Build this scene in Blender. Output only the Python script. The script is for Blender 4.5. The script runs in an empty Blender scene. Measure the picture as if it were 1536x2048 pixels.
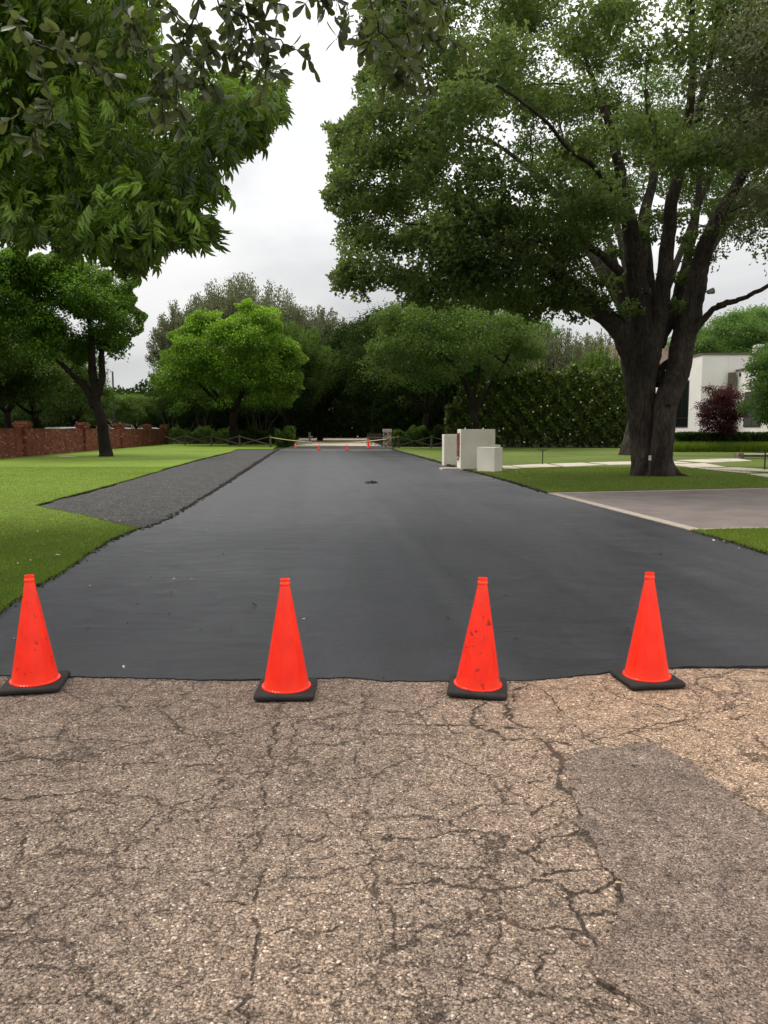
import bpy, math, random
import numpy as np
from mathutils import Vector, noise as mnoise
from mathutils.geometry import tessellate_polygon

rng = np.random.default_rng(7)
random.seed(7)
S = bpy.context.scene
COL = S.collection
R = math.radians

# ------------------------------------------------------------------ survey
# The place was measured from one station: eye 1.64 m above the road, level 5.9 deg down.
EYE = 1.64; F = 1600.0
TH = math.atan((1024 - 858) / F); CT, ST = math.cos(TH), math.sin(TH)
def ray(u, v):
    x = (u - 768) / F; z = -(v - 1024) / F
    return x, CT + z * ST, -ST + z * CT
def G(u, v, z=0.0):
    x, y, dz = ray(u, v); t = (z - EYE) / dz
    return (x * t, y * t)
def D(u, v, Y):
    x, y, dz = ray(u, v); t = Y / y
    return np.array((x * t, Y, EYE + dz * t))
def proj(p):
    x, y, z = p[..., 0], p[..., 1], p[..., 2] - EYE
    d = y * CT - z * ST; h = y * ST + z * CT
    return 768 + F * x / d, 1024 - F * h / d
def inpoly(u, v, poly):
    u = np.asarray(u); v = np.asarray(v); ins = np.zeros(u.shape, bool)
    n = len(poly)
    for i in range(n):
        x0, y0 = poly[i]; x1, y1 = poly[(i + 1) % n]
        if y0 == y1: continue
        c = ((y0 > v) != (y1 > v)) & (u < (x1 - x0) * (v - y0) / (y1 - y0) + x0)
        ins ^= c
    return ins

# ------------------------------------------------------------------ objects
def tag(o, label=None, cat=None, group=None, kind=None):
    if label: o['label'] = label
    if cat: o['category'] = cat
    if group: o['group'] = group
    if kind: o['kind'] = kind
    return o
def empty(name, loc, label, cat, group=None, rz=0.0):
    o = bpy.data.objects.new(name, None); COL.objects.link(o)
    o.location = loc; o.rotation_euler = (0, 0, rz); o.empty_display_size = .2
    return tag(o, label, cat, group)
def link(name, me, m, parent=None, smooth=False):
    o = bpy.data.objects.new(name, me); COL.objects.link(o)
    if m is not None:
        for k in (m if isinstance(m, (list, tuple)) else [m]): me.materials.append(k)
    if parent is not None: o.parent = parent
    if smooth: me.polygons.foreach_set('use_smooth', [True] * len(me.polygons))
    return o
def quads_mesh(name, V, Q, attrs=None):
    V = np.ascontiguousarray(V, np.float32); Q = np.ascontiguousarray(Q, np.int32)
    k = Q.shape[1]
    me = bpy.data.meshes.new(name)
    me.vertices.add(len(V)); me.vertices.foreach_set('co', V.ravel())
    me.loops.add(Q.size); me.loops.foreach_set('vertex_index', Q.ravel())
    me.polygons.add(len(Q)); me.polygons.foreach_set('loop_start', np.arange(0, Q.size, k, dtype=np.int32))
    for a, d in (attrs or {}).items():
        at = me.attributes.new(a, 'FLOAT', 'POINT'); at.data.foreach_set('value', np.ascontiguousarray(d, np.float32))
    me.update(calc_edges=True)
    return me
class MB:
    def __init__(s): s.v = []; s.f = []; s.mi = []
    def add(s, vs, fs, mi=0):
        b = len(s.v); s.v += [tuple(map(float, v)) for v in vs]; s.f += [tuple(b + i for i in f) for f in fs]; s.mi += [mi] * len(fs)
    def box(s, c, d, rz=0, bev=0.0, mi=0, tilt=(0, 0)):
        x, y, z = d[0] / 2, d[1] / 2, d[2] / 2; cr, sr = math.cos(rz), math.sin(rz)
        b = min(bev, x * .9, y * .9, z * .9)
        if b <= 0:
            vs = [(i, j, k) for k in (-z, z) for (i, j) in ((-x, -y), (x, -y), (x, y), (-x, y))]
            fs = [(3, 2, 1, 0), (4, 5, 6, 7), (0, 1, 5, 4), (1, 2, 6, 5), (2, 3, 7, 6), (3, 0, 4, 7)]
        else:
            def ring(ix, iy, k):
                c_ = b
                return [(-ix + c_, -iy, k), (ix - c_, -iy, k), (ix, -iy + c_, k), (ix, iy - c_, k), (ix - c_, iy, k), (-ix + c_, iy, k), (-ix, iy - c_, k), (-ix, -iy + c_, k)]
            vs = ring(x - b * .5, y - b * .5, -z) + ring(x, y, -z + b * .6) + ring(x, y, z - b * .6) + ring(x - b * .5, y - b * .5, z)
            fs = [tuple(range(7, -1, -1)), tuple(range(24, 32))]
            for r in range(3):
                for i in range(8):
                    j = (i + 1) % 8; fs.append((r * 8 + i, r * 8 + j, r * 8 + 8 + j, r * 8 + 8 + i))
        out = []
        for (a, e, k) in vs:
            a2 = a + k * tilt[0]; e2 = e + k * tilt[1]
            out.append((c[0] + a2 * cr - e2 * sr, c[1] + a2 * sr + e2 * cr, c[2] + k))
        s.add(out, fs, mi)
    def beam(s, a, b, w, h, mi=0):
        a = Vector(a); b = Vector(b); d = (b - a).normalized()
        up = Vector((0, 0, 1)) if abs(d.z) < .95 else Vector((0, 1, 0))
        sd = d.cross(up).normalized(); u = sd.cross(d)
        vs = [p + sd * (i * w / 2) + u * (j * h / 2) for p in (a, b) for (i, j) in ((-1, -1), (1, -1), (1, 1), (-1, 1))]
        s.add(vs, [(0, 1, 2, 3), (7, 6, 5, 4), (0, 4, 5, 1), (1, 5, 6, 2), (2, 6, 7, 3), (3, 7, 4, 0)], mi)
    def lathe(s, prof, c=(0, 0, 0), n=32, mi=0, cap=True):
        vs = []; fs = []
        for (r, z) in prof:
            for i in range(n):
                a = 2 * math.pi * i / n; vs.append((c[0] + r * math.cos(a), c[1] + r * math.sin(a), c[2] + z))
        for k in range(len(prof) - 1):
            for i in range(n):
                j = (i + 1) % n; fs.append((k * n + i, k * n + j, (k + 1) * n + j, (k + 1) * n + i))
        if cap: fs.append(tuple(range(n - 1, -1, -1))); fs.append(tuple(range((len(prof) - 1) * n, len(prof) * n)))
        s.add(vs, fs, mi)
    def build(s, name, m, parent=None, smooth=False):
        me = bpy.data.meshes.new(name); me.from_pydata(s.v, [], s.f); me.update()
        o = link(name, me, m, parent, smooth)
        if isinstance(m, (list, tuple)): me.polygons.foreach_set('material_index', s.mi)
        return o
def autosmooth(o, ang=35):
    me = o.data; me.polygons.foreach_set('use_smooth', [True] * len(me.polygons))
    try: me.set_sharp_from_angle(angle=R(ang))
    except Exception: pass

# ------------------------------------------------------------------ materials
class NT:
    def __init__(s, name):
        s.m = bpy.data.materials.new(name); s.m.use_nodes = True
        s.t = s.m.node_tree; s.t.nodes.clear()
        s.out = s.n('ShaderNodeOutputMaterial')
    def n(s, typ, ins=None, **kw):
        nd = s.t.nodes.new(typ)
        for k, v in kw.items(): setattr(nd, k, v)
        for k, v in (ins or {}).items(): s.put(nd.inputs[k], v)
        return nd
    def put(s, sock, v):
        if isinstance(v, bpy.types.NodeSocket): s.t.links.new(v, sock)
        elif isinstance(v, bpy.types.Node): s.t.links.new(v.outputs[0], sock)
        else:
            if isinstance(v, (tuple, list)) and len(v) == 3 and sock.type == 'RGBA': v = (*v, 1)
            sock.default_value = v
    def co(s, sc=(1, 1, 1), off=(0, 0, 0)):
        tc = s.n('ShaderNodeTexCoord')
        return s.n('ShaderNodeMapping', {0: tc.outputs['Object'], 'Scale': sc, 'Location': off}).outputs[0]
    def noise(s, scale, vec=None, detail=4, rough=.55, dist=0.0):
        return s.n('ShaderNodeTexNoise', {'Scale': scale, 'Detail': detail, 'Roughness': rough, 'Distortion': dist, **({'Vector': vec} if vec is not None else {'Vector': s.co()})}).outputs[0]
    def vor(s, scale, vec=None, feat='F1', out='Distance', rnd=1.0):
        return s.n('ShaderNodeTexVoronoi', {'Scale': scale, 'Randomness': rnd, 'Vector': vec if vec is not None else s.co()}, feature=feat).outputs[out]
    def ramp(s, fac, stops):
        r = s.n('ShaderNodeValToRGB', {0: fac}); e = r.color_ramp.elements
        while len(e) < len(stops): e.new(.5)
        for el, (p, c) in zip(e, stops):
            el.position = p; el.color = (c, c, c, 1) if isinstance(c, (int, float)) else (*c, 1)
        return r.outputs[0]
    def mix(s, a, b, fac=.5, mode='MIX'):
        nd = s.n('ShaderNodeMix', data_type='RGBA', blend_type=mode, clamp_factor=True)
        s.put(nd.inputs[0], fac); s.put(nd.inputs[6], a); s.put(nd.inputs[7], b)
        return nd.outputs[2]
    def math(s, op, a, b=0.0, clamp=False):
        nd = s.n('ShaderNodeMath', operation=op, use_clamp=clamp); s.put(nd.inputs[0], a); s.put(nd.inputs[1], b)
        return nd.outputs[0]
    def bump(s, h, strength=.5, dist=.01, normal=None):
        nd = s.n('ShaderNodeBump', {'Height': h, 'Strength': strength, 'Distance': dist})
        if normal is not None: s.put(nd.inputs['Normal'], normal)
        return nd.outputs[0]
    def attr(s, name): return s.n('ShaderNodeAttribute', attribute_name=name).outputs['Fac']
    def done(s, col, rough=.8, normal=None, spec=.4, **ex):
        b = s.n('ShaderNodeBsdfPrincipled', {'Base Color': col, 'Roughness': rough, 'Specular IOR Level': spec})
        if normal is not None: s.put(b.inputs['Normal'], normal)
        for k, v in ex.items(): s.put(b.inputs[k.replace('_', ' ')], v)
        s.put(s.out.inputs[0], b); s.bsdf = b
        return s.m
def hsvmul(t, col, k):   # scale brightness by a scalar socket
    return t.mix(col, k, 1.0, 'MULTIPLY')

def mat_plain(name, c, rough=.7, var=.15, scale=8, bump=0.0, spec=.4, metal=0.0):
    t = NT(name)
    k = t.ramp(t.noise(scale, detail=6), [(.25, 1 - var * 1.6), (.75, 1 + var * .4)])
    nrm = t.bump(t.noise(scale * 6, detail=5), bump, .01) if bump else None
    return t.done(t.mix(c, k, 1, 'MULTIPLY'), rough, nrm, spec, Metallic=metal)

def mat_leaf(name, dark, light, trans=.35, tcol=None, rough=.6, spec=.22):
    t = NT(name)
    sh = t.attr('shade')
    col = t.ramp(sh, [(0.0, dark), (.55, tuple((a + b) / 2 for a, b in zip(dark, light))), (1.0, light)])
    p = t.n('ShaderNodeBsdfPrincipled', {'Base Color': col, 'Roughness': rough, 'Specular IOR Level': spec})
    tc = t.mix(col, tcol or tuple(min(1, c * 1.6) for c in (light[0] * 1.2, light[1], light[2] * .5)), .5)
    tr = t.n('ShaderNodeBsdfTranslucent', {'Color': tc})
    mx = t.n('ShaderNodeMixShader', {0: trans, 1: p, 2: tr})
    t.put(t.out.inputs[0], mx)
    return t.m

def mat_bark(name, c1, c2, sc=1.0):
    t = NT(name)
    v = t.co((6 * sc, 6 * sc, .8 * sc))
    n1 = t.noise(2.0, v, 9, .72, 1.2)
    n2 = t.noise(5.5, t.co((3 * sc, 3 * sc, 1.2 * sc), (4, 1, 0)), 6, .7, .6)
    h = t.math('ADD', t.math('MULTIPLY', n1, .7), t.math('MULTIPLY', n2, .3))
    col = t.ramp(h, [(.36, c1), (.5, tuple((a + b) / 2.4 for a, b in zip(c1, c2))), (.66, c2)])
    big = t.ramp(t.noise(.8, detail=4), [(.3, .5), (.72, 1.35)])
    return t.done(t.mix(col, big, 1, 'MULTIPLY'), .92, t.bump(h, 1.0, .09), .15)

def mat_cracked(name, patch=False):
    t = NT(name)
    co = t.co()
    wob = t.n('ShaderNodeTexNoise', {'Vector': co, 'Scale': 35.0, 'Detail': 3.0}).outputs['Color']
    cw = t.mix(co, wob, .012)
    sc = 112 if not patch else 130
    d1 = t.vor(sc, cw); c1 = t.vor(sc, cw, out='Color'); d2 = t.vor(260, cw); c2 = t.vor(260, cw, out='Color')
    g = t.n('ShaderNodeSeparateColor', {0: c1}).outputs[0]
    g2 = t.n('ShaderNodeSeparateColor', {0: c2}).outputs[1]
    if not patch:
        stone = t.ramp(g, [(0, (.085, .068, .056)), (.3, (.19, .152, .12)), (.7, (.35, .28, .22)), (.92, (.52, .44, .36)), (1, (.82, .74, .63))])
        fine = t.ramp(g2, [(0, (.06, .05, .043)), (.5, (.24, .19, .15)), (1, (.5, .42, .34))])
    else:
        stone = t.ramp(g, [(0, (.065, .055, .048)), (.35, (.155, .126, .106)), (.75, (.27, .218, .182)), (.94, (.36, .31, .26)), (1, (.6, .53, .45))])
        fine = t.ramp(g2, [(0, (.045, .04, .037)), (.5, (.19, .152, .128)), (1, (.38, .31, .25))])
    sel = t.ramp(t.noise(55, co, 3), [(.42, 0), (.58, 1)])
    col = t.mix(stone, fine, sel)
    gap = t.ramp(d1, [(.0, 1.1), (.50, 1.0), (.85, .22)])
    col = t.mix(col, gap, .9, 'MULTIPLY')
    # pits and wear
    pit = t.ramp(t.noise(26, co, 6, .75), [(.34, .28), (.47, 1.0)])
    col = t.mix(col, pit, 1, 'MULTIPLY')
    pit2 = t.ramp(t.noise(9, t.co((1, 1.0, 1), (3, 9, 0)), 6, .7), [(.3, .62), (.55, 1.0), (.75, 1.12)])
    col = t.mix(col, pit2, 1, 'MULTIPLY')
    # big tonal changes: paler and warmer towards the right, darker grey at the left
    big = t.noise(.55, t.co((1, .6, 1), (2.3, 0, 0)), 4, .5)
    sx = t.n('ShaderNodeSeparateXYZ', {0: co})
    gx = t.math('ADD', t.math('MULTIPLY', sx.outputs[0], .16), t.math('MULTIPLY', sx.outputs[1], .045))
    tone = t.math('ADD', t.math('ADD', gx, big), -.05)
    tcol = t.ramp(tone, [(.22, (.74, .67, .65)), (.5, (1.10, 1.0, .95)), (.78, (1.50, 1.31, 1.18)), (1.0, (1.72, 1.43, 1.21))])
    if not patch: col = t.mix(col, tcol, 1, 'MULTIPLY')
    else:
        sy = t.n('ShaderNodeSeparateXYZ', {0: co}); f_ = t.ramp(t.math('ADD', t.math('MULTIPLY', sy.outputs[1], .22), t.math('MULTIPLY', t.noise(3.0, co, 5), .8)), [(.55, (1.65, 1.42, 1.24)), (1.05, (1.26, 1.14, 1.08))])
        col = t.mix(t.mix(col, f_, 1, 'MULTIPLY'), t.ramp(t.noise(2.4, co, 5, .6), [(.3, .72), (.7, 1.22)]), 1, 'MULTIPLY')
    cr = t.attr('crack')
    nz = t.noise(70, co, 4, .7)
    cm = t.math('MULTIPLY', cr, t.math('ADD', nz, .45))
    cmask = t.ramp(cm, [(.17, 0), (.34, .45), (.62, 1)])
    # hairline crazing away from the main cracks
    dn = t.n('ShaderNodeTexNoise', {'Vector': co, 'Scale': 4.0, 'Detail': 6.0, 'Roughness': .65}).outputs['Color']
    e = t.vor(2.6 if not patch else 1.3, t.mix(co, dn, .22), 'DISTANCE_TO_EDGE')
    e = t.math('MINIMUM', e, t.math('MULTIPLY', t.vor(5.5, t.mix(co, dn, .16), 'DISTANCE_TO_EDGE'), 1.6)) if not patch else e
    hair = t.math('MULTIPLY', t.ramp(e, [(.0, 1), (.008, .8), (.020, 0)]), t.ramp(t.noise(1.3, t.co(off=(7, 3, 0)), 3), [(.36, .25), (.54, 1.0)]))
    hair = t.math('MULTIPLY', hair, t.ramp(nz, [(.4, 0), (.6, 1)]))
    allc = t.math('MAXIMUM', cmask, hair) if not patch else cmask
    crackcol = t.mix((.035, .028, .022), (.12, .055, .025), t.ramp(t.noise(2.2, co, 2), [(.5, 0), (.7, .7)]))
    col = t.mix(col, crackcol, t.math('MULTIPLY', allc, .86))
    h = t.math('SUBTRACT', t.math('MULTIPLY', t.math('SUBTRACT', 1.0, d1), .6), t.math('MULTIPLY', d2, .3))
    h = t.math('SUBTRACT', t.math('ADD', h, t.math('MULTIPLY', t.noise(26, co, 5, .7), 1.3)), t.math('MULTIPLY', allc, 1.8))
    return t.done(col, .88, t.bump(h, .85, .008), .3)

def mat_seal():
    t = NT('sealed_asphalt')
    co = t.co()
    st = t.noise(.9, t.co((1.5, .35, 1)), 6, .6, .8)
    st2 = t.noise(2.0, t.co((.8, 1.7, 1), (4, 0, 0)), 8, .68, 1.2)
    bl = t.noise(.35, co, 3)
    base = t.ramp(t.math('ADD', t.math('MULTIPLY', st, .5), t.math('MULTIPLY', bl, .5)), [(.3, (.015, .0152, .019)), (.5, (.023, .023, .0285)), (.7, (.041, .0405, .048))])
    k = t.ramp(st2, [(.30, .74), (.5, 1.0), (.70, 1.22)])
    gr_ = t.ramp(t.vor(120, co), [(.2, 1.5), (.6, .62)])
    k = t.mix(k, gr_, .8, 'MULTIPLY')
    base = t.mix(base, k, 1, 'MULTIPLY')
    sx = t.n('ShaderNodeSeparateXYZ', {0: co})      # lengthwise squeegee bands and the paler crown line
    ln = t.math('ADD', t.math('ADD', sx.outputs[0], t.math('MULTIPLY', sx.outputs[1], .085)), t.math('MULTIPLY', t.noise(.5, co, 3), .5))
    bands = t.n('ShaderNodeTexNoise', {'W': t.math('MULTIPLY', ln, 1.3), 'Scale': 1.0, 'Detail': 4.0}, noise_dimensions='1D').outputs[0]
    base = t.mix(base, t.ramp(bands, [(.35, .80), (.65, 1.25)]), 1, 'MULTIPLY')
    crown = t.ramp(t.math('ABSOLUTE', t.math('SUBTRACT', ln, 1.55)), [(.02, 1), (.16, 0)])
    base = t.mix(base, (.07, .069, .075), t.math('MULTIPLY', crown, .22))
    dots = t.ramp(t.vor(17, co), [(.025, 1), (.06, 0)])
    dots = t.math('MULTIPLY', dots, t.ramp(t.noise(2.1, co, 2), [(.52, 0), (.6, 1)]))
    base = t.mix(base, (.008, .008, .008), dots)
    scr = t.ramp(t.noise(6, t.co((.25, 9, 1), (1, 2, 0)), 8, .75), [(.60, 0), (.68, 1)])
    base = t.mix(base, (.13, .125, .12), t.math('MULTIPLY', t.math('MULTIPLY', scr, t.ramp(t.noise(.9, t.co(off=(5, 5, 0)), 2), [(.45, 0), (.6, 1)])), .35))
    rg = t.ramp(t.math('ADD', t.math('MULTIPLY', st2, .6), t.math('MULTIPLY', bl, .4)), [(.35, .36), (.65, .58)])
    h = t.math('ADD', t.noise(160, co, 4, .6), t.math('MULTIPLY', t.noise(30, co, 4), .8))
    nrm = t.bump(h, .6, .005)
    nrm = t.bump(st, .25, .03, nrm)
    return t.done(base, rg, nrm, .5)

def mat_grass(name, c1, c2, c3):
    t = NT(name)
    co = t.co()
    f = t.noise(45, co, 6, .75)
    m = t.noise(3.0, co, 5, .6)
    b = t.noise(.28, co, 3, .5)
    s = t.math('ADD', t.math('ADD', t.math('MULTIPLY', f, .40), t.math('MULTIPLY', m, .3)), t.math('MULTIPLY', b, .3))
    col = t.ramp(s, [(.34, c1), (.5, c2), (.64, c3)])
    sx = t.n('ShaderNodeSeparateXYZ', {0: co})
    zn = t.math('ADD', t.math('MULTIPLY', sx.outputs[1], .05), t.math('MULTIPLY', t.noise(.9, co, 5, .6), .7))   # turf darkened towards the near end, tree shade put into the colour
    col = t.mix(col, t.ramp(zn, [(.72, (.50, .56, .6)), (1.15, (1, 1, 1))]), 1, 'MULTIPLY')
    dry = t.ramp(t.noise(1.7, t.co(off=(9, 2, 0)), 6, .7), [(.50, 0), (.68, .7)])
    col = t.mix(col, (.15, .15, .05), dry)
    return t.done(col, .85, t.bump(f, .8, .02), .15)

def mat_brick():
    t = NT('brick_masonry')
    tc = t.n('ShaderNodeTexCoord'); s = t.n('ShaderNodeSeparateXYZ', {0: tc.outputs['Object']})
    v = t.n('ShaderNodeCombineXYZ', {0: t.math('ADD', s.outputs[0], s.outputs[1]), 1: s.outputs[2]}).outputs[0]
    b = t.n('ShaderNodeTexBrick', {'Vector': v, 'Color1': (.15, .030, .014, 1), 'Color2': (.27, .068, .032, 1), 'Mortar': (.20, .13, .10, 1), 'Scale': 1.0,
            'Mortar Size': .006, 'Bias': -.1, 'Brick Width': .22, 'Row Height': .075})
    wn = t.n('ShaderNodeTexVoronoi', {'Vector': t.n('ShaderNodeVectorMath', {0: v, 1: (4.5, 13.3, 1)}, operation='MULTIPLY').outputs[0], 'Scale': 1.0}).outputs['Color']
    g = t.n('ShaderNodeSeparateColor', {0: wn}).outputs[0]
    col = t.mix(b.outputs['Color'], (.42, .26, .19), t.ramp(g, [(.90, 0), (.96, .7)]))
    col = t.mix(col, (.06, .03, .022), t.ramp(g, [(.05, .7), (.12, 0)]))
    col = t.mix(col, t.ramp(t.noise(2.2), [(.3, .65), (.7, 1.15)]), 1, 'MULTIPLY')
    return t.done(col, .9, t.bump(b.outputs['Fac'], -.6, .012), .2)

def mat_stone():
    t = NT('rubble_stone')
    co = t.mix(t.co((1, 1, 1.5)), t.n('ShaderNodeTexNoise', {'Scale': 3.0}).outputs['Color'], .06)
    e = t.vor(4.6, co, 'DISTANCE_TO_EDGE'); c = t.n('ShaderNodeSeparateColor', {0: t.vor(4.6, co, out='Color')}).outputs[0]
    col = t.ramp(c, [(0, (.16, .115, .08)), (.5, (.34, .27, .2)), (1, (.50, .43, .35))])
    col = t.mix((.035, .028, .022), col, t.ramp(e, [(.02, 0), (.08, 1)]))
    return t.done(col, .9, t.bump(e, .8, .05), .2)

M = {}
M['cracked'] = mat_cracked('weathered_asphalt'); M['patch'] = mat_cracked('patched_asphalt', True)
M['seal'] = mat_seal()
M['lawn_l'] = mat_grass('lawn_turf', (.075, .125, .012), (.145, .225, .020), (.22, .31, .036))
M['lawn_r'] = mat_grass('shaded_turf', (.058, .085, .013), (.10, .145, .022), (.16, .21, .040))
M['ground'] = mat_grass('woodland_ground', (.010, .014, .006), (.02, .028, .01), (.035, .045, .016))
M['soil'] = mat_plain('edge_soil', (.03, .022, .015), .95, .4, 25, .8)
M['mulch'] = mat_plain('mulch', (.018, .013, .01), .95, .4, 12, .8)
M['brick'] = mat_brick(); M['stone'] = mat_stone()
M['lime'] = mat_plain('limestone', (.86, .79, .69), .85, .12, 1.3, .2)
M['lime_paving'] = mat_plain('limestone_paving', (.58, .50, .42), .9, .12, 2.5, .15)
M['stucco'] = mat_plain('white_stucco', (.88, .84, .79), .9, .05, .8, .05)
M['fascia'] = mat_plain('roof_edge', (.16, .13, .10), .7, .1, 3)
M['drive'] = mat_plain('driveway_concrete', (.20, .165, .15), .85, .22, 1.3, .2)
M['drive_edge'] = mat_plain('driveway_border', (.42, .35, .29), .9, .15, 4, .2)
M['far_road'] = mat_plain('pale_asphalt', (.72, .60, .47), .9, .15, .6, .2)
M['grey_road'] = mat_plain('dark_asphalt_and_shade', (.045, .043, .043), .8, .2, 1, .2)
M['glass'] = mat_plain('window_glass', (.010, .014, .014), .08, .2, .5, 0, .9)
M['frame'] = mat_plain('bronze_frame', (.03, .022, .016), .5, .1, 3)
M['shingle'] = mat_plain('brown_shingles', (.17, .115, .085), .9, .3, 5, .3)
M['black'] = mat_plain('black_metal', (.012, .012, .013), .45, .1, 5)
M['steel'] = mat_plain('grey_metal', (.30, .31, .32), .4, .1, 5, 0, .5, .6)
M['fence'] = mat_plain('weathered_rail', (.085, .075, .055), .9, .3, 6, .4)
M['tape'] = mat_plain('yellow_tape', (.80, .66, .28), .6, .1, 3)
M['rust'] = mat_plain('rusted_steel', (.20, .07, .035), .85, .3, 9, .2)
M['rust_l'] = mat_plain('bright_rust', (.42, .19, .10), .8, .3, 9, .2)
M['bark'] = mat_bark('oak_bark', (.016, .013, .011), (.115, .094, .078), .8)
M['bark_d'] = mat_bark('dark_bark', (.010, .008, .006), (.045, .034, .026), 1.6)
M['twig'] = mat_plain('twig_bark', (.022, .018, .014), .9, .3, 30)
M['leaf_oak'] = mat_leaf('oak_leaves', (.022, .050, .015), (.22, .33, .10), .34)
M['leaf_lawn'] = mat_leaf('lawn_tree_leaves', (.014, .044, .005), (.15, .29, .02), .20)
M['leaf_bright'] = mat_leaf('bright_leaves', (.018, .065, .006), (.26, .46, .035), .18)
M['leaf_pecan'] = mat_leaf('pecan_leaves', (.008, .030, .004), (.32, .54, .06), .28, rough=.42, spec=.45)
M['leaf_near'] = mat_leaf('live_oak_leaves', (.020, .030, .012), (.10, .14, .05), .40, rough=.45, spec=.45)
M['leaf_grey'] = mat_leaf('grey_green_leaves', (.035, .048, .024), (.20, .23, .13), .28)
M['leaf_dark'] = mat_leaf('dark_leaves', (.010, .024, .007), (.055, .095, .024), .18, rough=.95, spec=.02)
M['leaf_mid'] = mat_leaf('mid_leaves', (.015, .040, .009), (.145, .25, .042), .28)
M['leaf_mag'] = mat_leaf('magnolia_leaves', (.010, .028, .007), (.165, .23, .04), .10, rough=.45, spec=.35)
M['leaf_maple'] = mat_leaf('maple_leaves', (.022, .006, .008), (.095, .024, .03), .3)
M['leaf_house'] = mat_leaf('garden_leaves', (.035, .085, .02), (.14, .26, .06), .35)
M['blade'] = mat_leaf('grass_blades', (.05, .09, .009), (.20, .30, .03), .3)
M['flower'] = mat_plain('white_petals', (.85, .83, .74), .6, .05, 3)
def mat_cone():
    t = NT('orange_vinyl')
    co = t.co()
    n = t.noise(9, t.co((1, 1, .8), (5, 2, 0)), 7, .72)
    oi = t.n('ShaderNodeObjectInfo').outputs['Random']
    d = t.ramp(t.n('ShaderNodeTexNoise', {'Vector': co, 'W': t.math('MULTIPLY', oi, 37.0), 'Scale': 13.0, 'Detail': 9.0, 'Roughness': .75, 'Distortion': 1.0}, noise_dimensions='4D').outputs[0], [(.575, 0), (.60, .85)])
    z = t.n('ShaderNodeSeparateXYZ', {0: co}).outputs[2]
    amt = t.attr('dirt')
    col = t.mix((1.0, .028, .007), (.80, .015, .005), t.ramp(n, [(.4, 0), (.7, 1)]))
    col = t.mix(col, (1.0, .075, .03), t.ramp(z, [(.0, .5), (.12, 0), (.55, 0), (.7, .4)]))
    col = t.mix(col, (.035, .014, .010), t.math('MULTIPLY', d, t.n('ShaderNodeAttribute', attribute_name='dirt', attribute_type='OBJECT').outputs['Fac']))
    return t.done(col, .27, t.bump(t.noise(40, co, 3), .08, .004), .45, Emission_Color=col, Emission_Strength=.23, Coat_Weight=.12, Coat_Roughness=.15)  # slight emission added to lift the fluorescent orange; the cone is no lamp
M['cone'] = mat_cone()
M['rubber'] = mat_plain('black_rubber', (.028, .024, .022), .75, .35, 14, .5)

# ------------------------------------------------------------------ camera, sky, sun
cam = bpy.data.cameras.new('camera'); co_ = bpy.data.objects.new('camera', cam); COL.objects.link(co_)
co_.location = (0, 0, EYE); co_.rotation_euler = (math.pi / 2 - TH, 0, 0)
cam.sensor_fit = 'VERTICAL'; cam.sensor_height = 24; cam.lens = 24 * F / 2048
cam.clip_end = 6000; cam.clip_start = .05
S.camera = co_
SUN_EL, SUN_AZ = R(58), R(-60)         # azimuth from +Y towards +X
W = bpy.data.worlds.new('World'); S.world = W; W.use_nodes = True
wt = W.node_tree; wt.nodes.clear()
def wn(typ, ins=None, **kw):
    nd = wt.nodes.new(typ)
    for k, v in kw.items(): setattr(nd, k, v)
    for k, v in (ins or {}).items():
        if isinstance(v, bpy.types.NodeSocket): wt.links.new(v, nd.inputs[k])
        else: nd.inputs[k].default_value = v
    return nd
sky = wn('ShaderNodeTexSky', sky_type='NISHITA', sun_disc=False, sun_elevation=SUN_EL, sun_rotation=SUN_AZ)
tc = wn('ShaderNodeTexCoord')
sep = wn('ShaderNodeSeparateXYZ', {0: tc.outputs['Generated']})
mp = wn('ShaderNodeMapping', {0: tc.outputs['Generated'], 'Scale': (1, 1, 2.6), 'Location': (.35, .2, .12)})
cl = wn('ShaderNodeTexNoise', {'Vector': mp.outputs[0], 'Scale': 2.6, 'Detail': 6.0, 'Roughness': .5, 'Distortion': .35})
gr = wn('ShaderNodeValToRGB', {0: sep.outputs[2]})      # overcast sky: zenith brighter than the horizon
for k, (p, c) in enumerate([(0.0, .80), (.10, .80), (.19, .90), (.27, 1.18), (.45, 1.45), (1.0, 1.6)]):
    e = gr.color_ramp.elements
    if k >= len(e): e.new(.5)
    e[k].position = p; e[k].color = (c * 1.0, c * .995, c * .985, 1)
cr = wn('ShaderNodeValToRGB', {0: cl.outputs[0]})
cr.color_ramp.elements[0].position = .36; cr.color_ramp.elements[0].color = (.80, .805, .82, 1)
cr.color_ramp.elements[1].position = .66; cr.color_ramp.elements[1].color = (1.14, 1.14, 1.13, 1)
mul = wn('ShaderNodeMix', {0: 1.0, 6: gr.outputs[0], 7: cr.outputs[0]}, data_type='RGBA', blend_type='MULTIPLY')
sk = wn('ShaderNodeMix', {0: 1.0, 6: sky.outputs[0], 7: (.10, .10, .10, 1)}, data_type='RGBA', blend_type='MULTIPLY')
mx = wn('ShaderNodeMix', {0: .93, 6: sk.outputs[2], 7: mul.outputs[2]}, data_type='RGBA')
bg = wn('ShaderNodeBackground', {0: mx.outputs[2], 1: 1.0})
wo = wn('ShaderNodeOutputWorld', {0: bg.outputs[0]})
sl = bpy.data.lights.new('sun', 'SUN'); sl.energy = 2.3; sl.angle = R(20); sl.color = (1, .95, .86)
so = bpy.data.objects.new('sun', sl); COL.objects.link(so)
dv = Vector((math.sin(SUN_AZ) * math.cos(SUN_EL), math.cos(SUN_AZ) * math.cos(SUN_EL), math.sin(SUN_EL)))
so.rotation_euler = dv.to_track_quat('Z', 'Y').to_euler(); so.location = (0, 0, 50)
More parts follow.
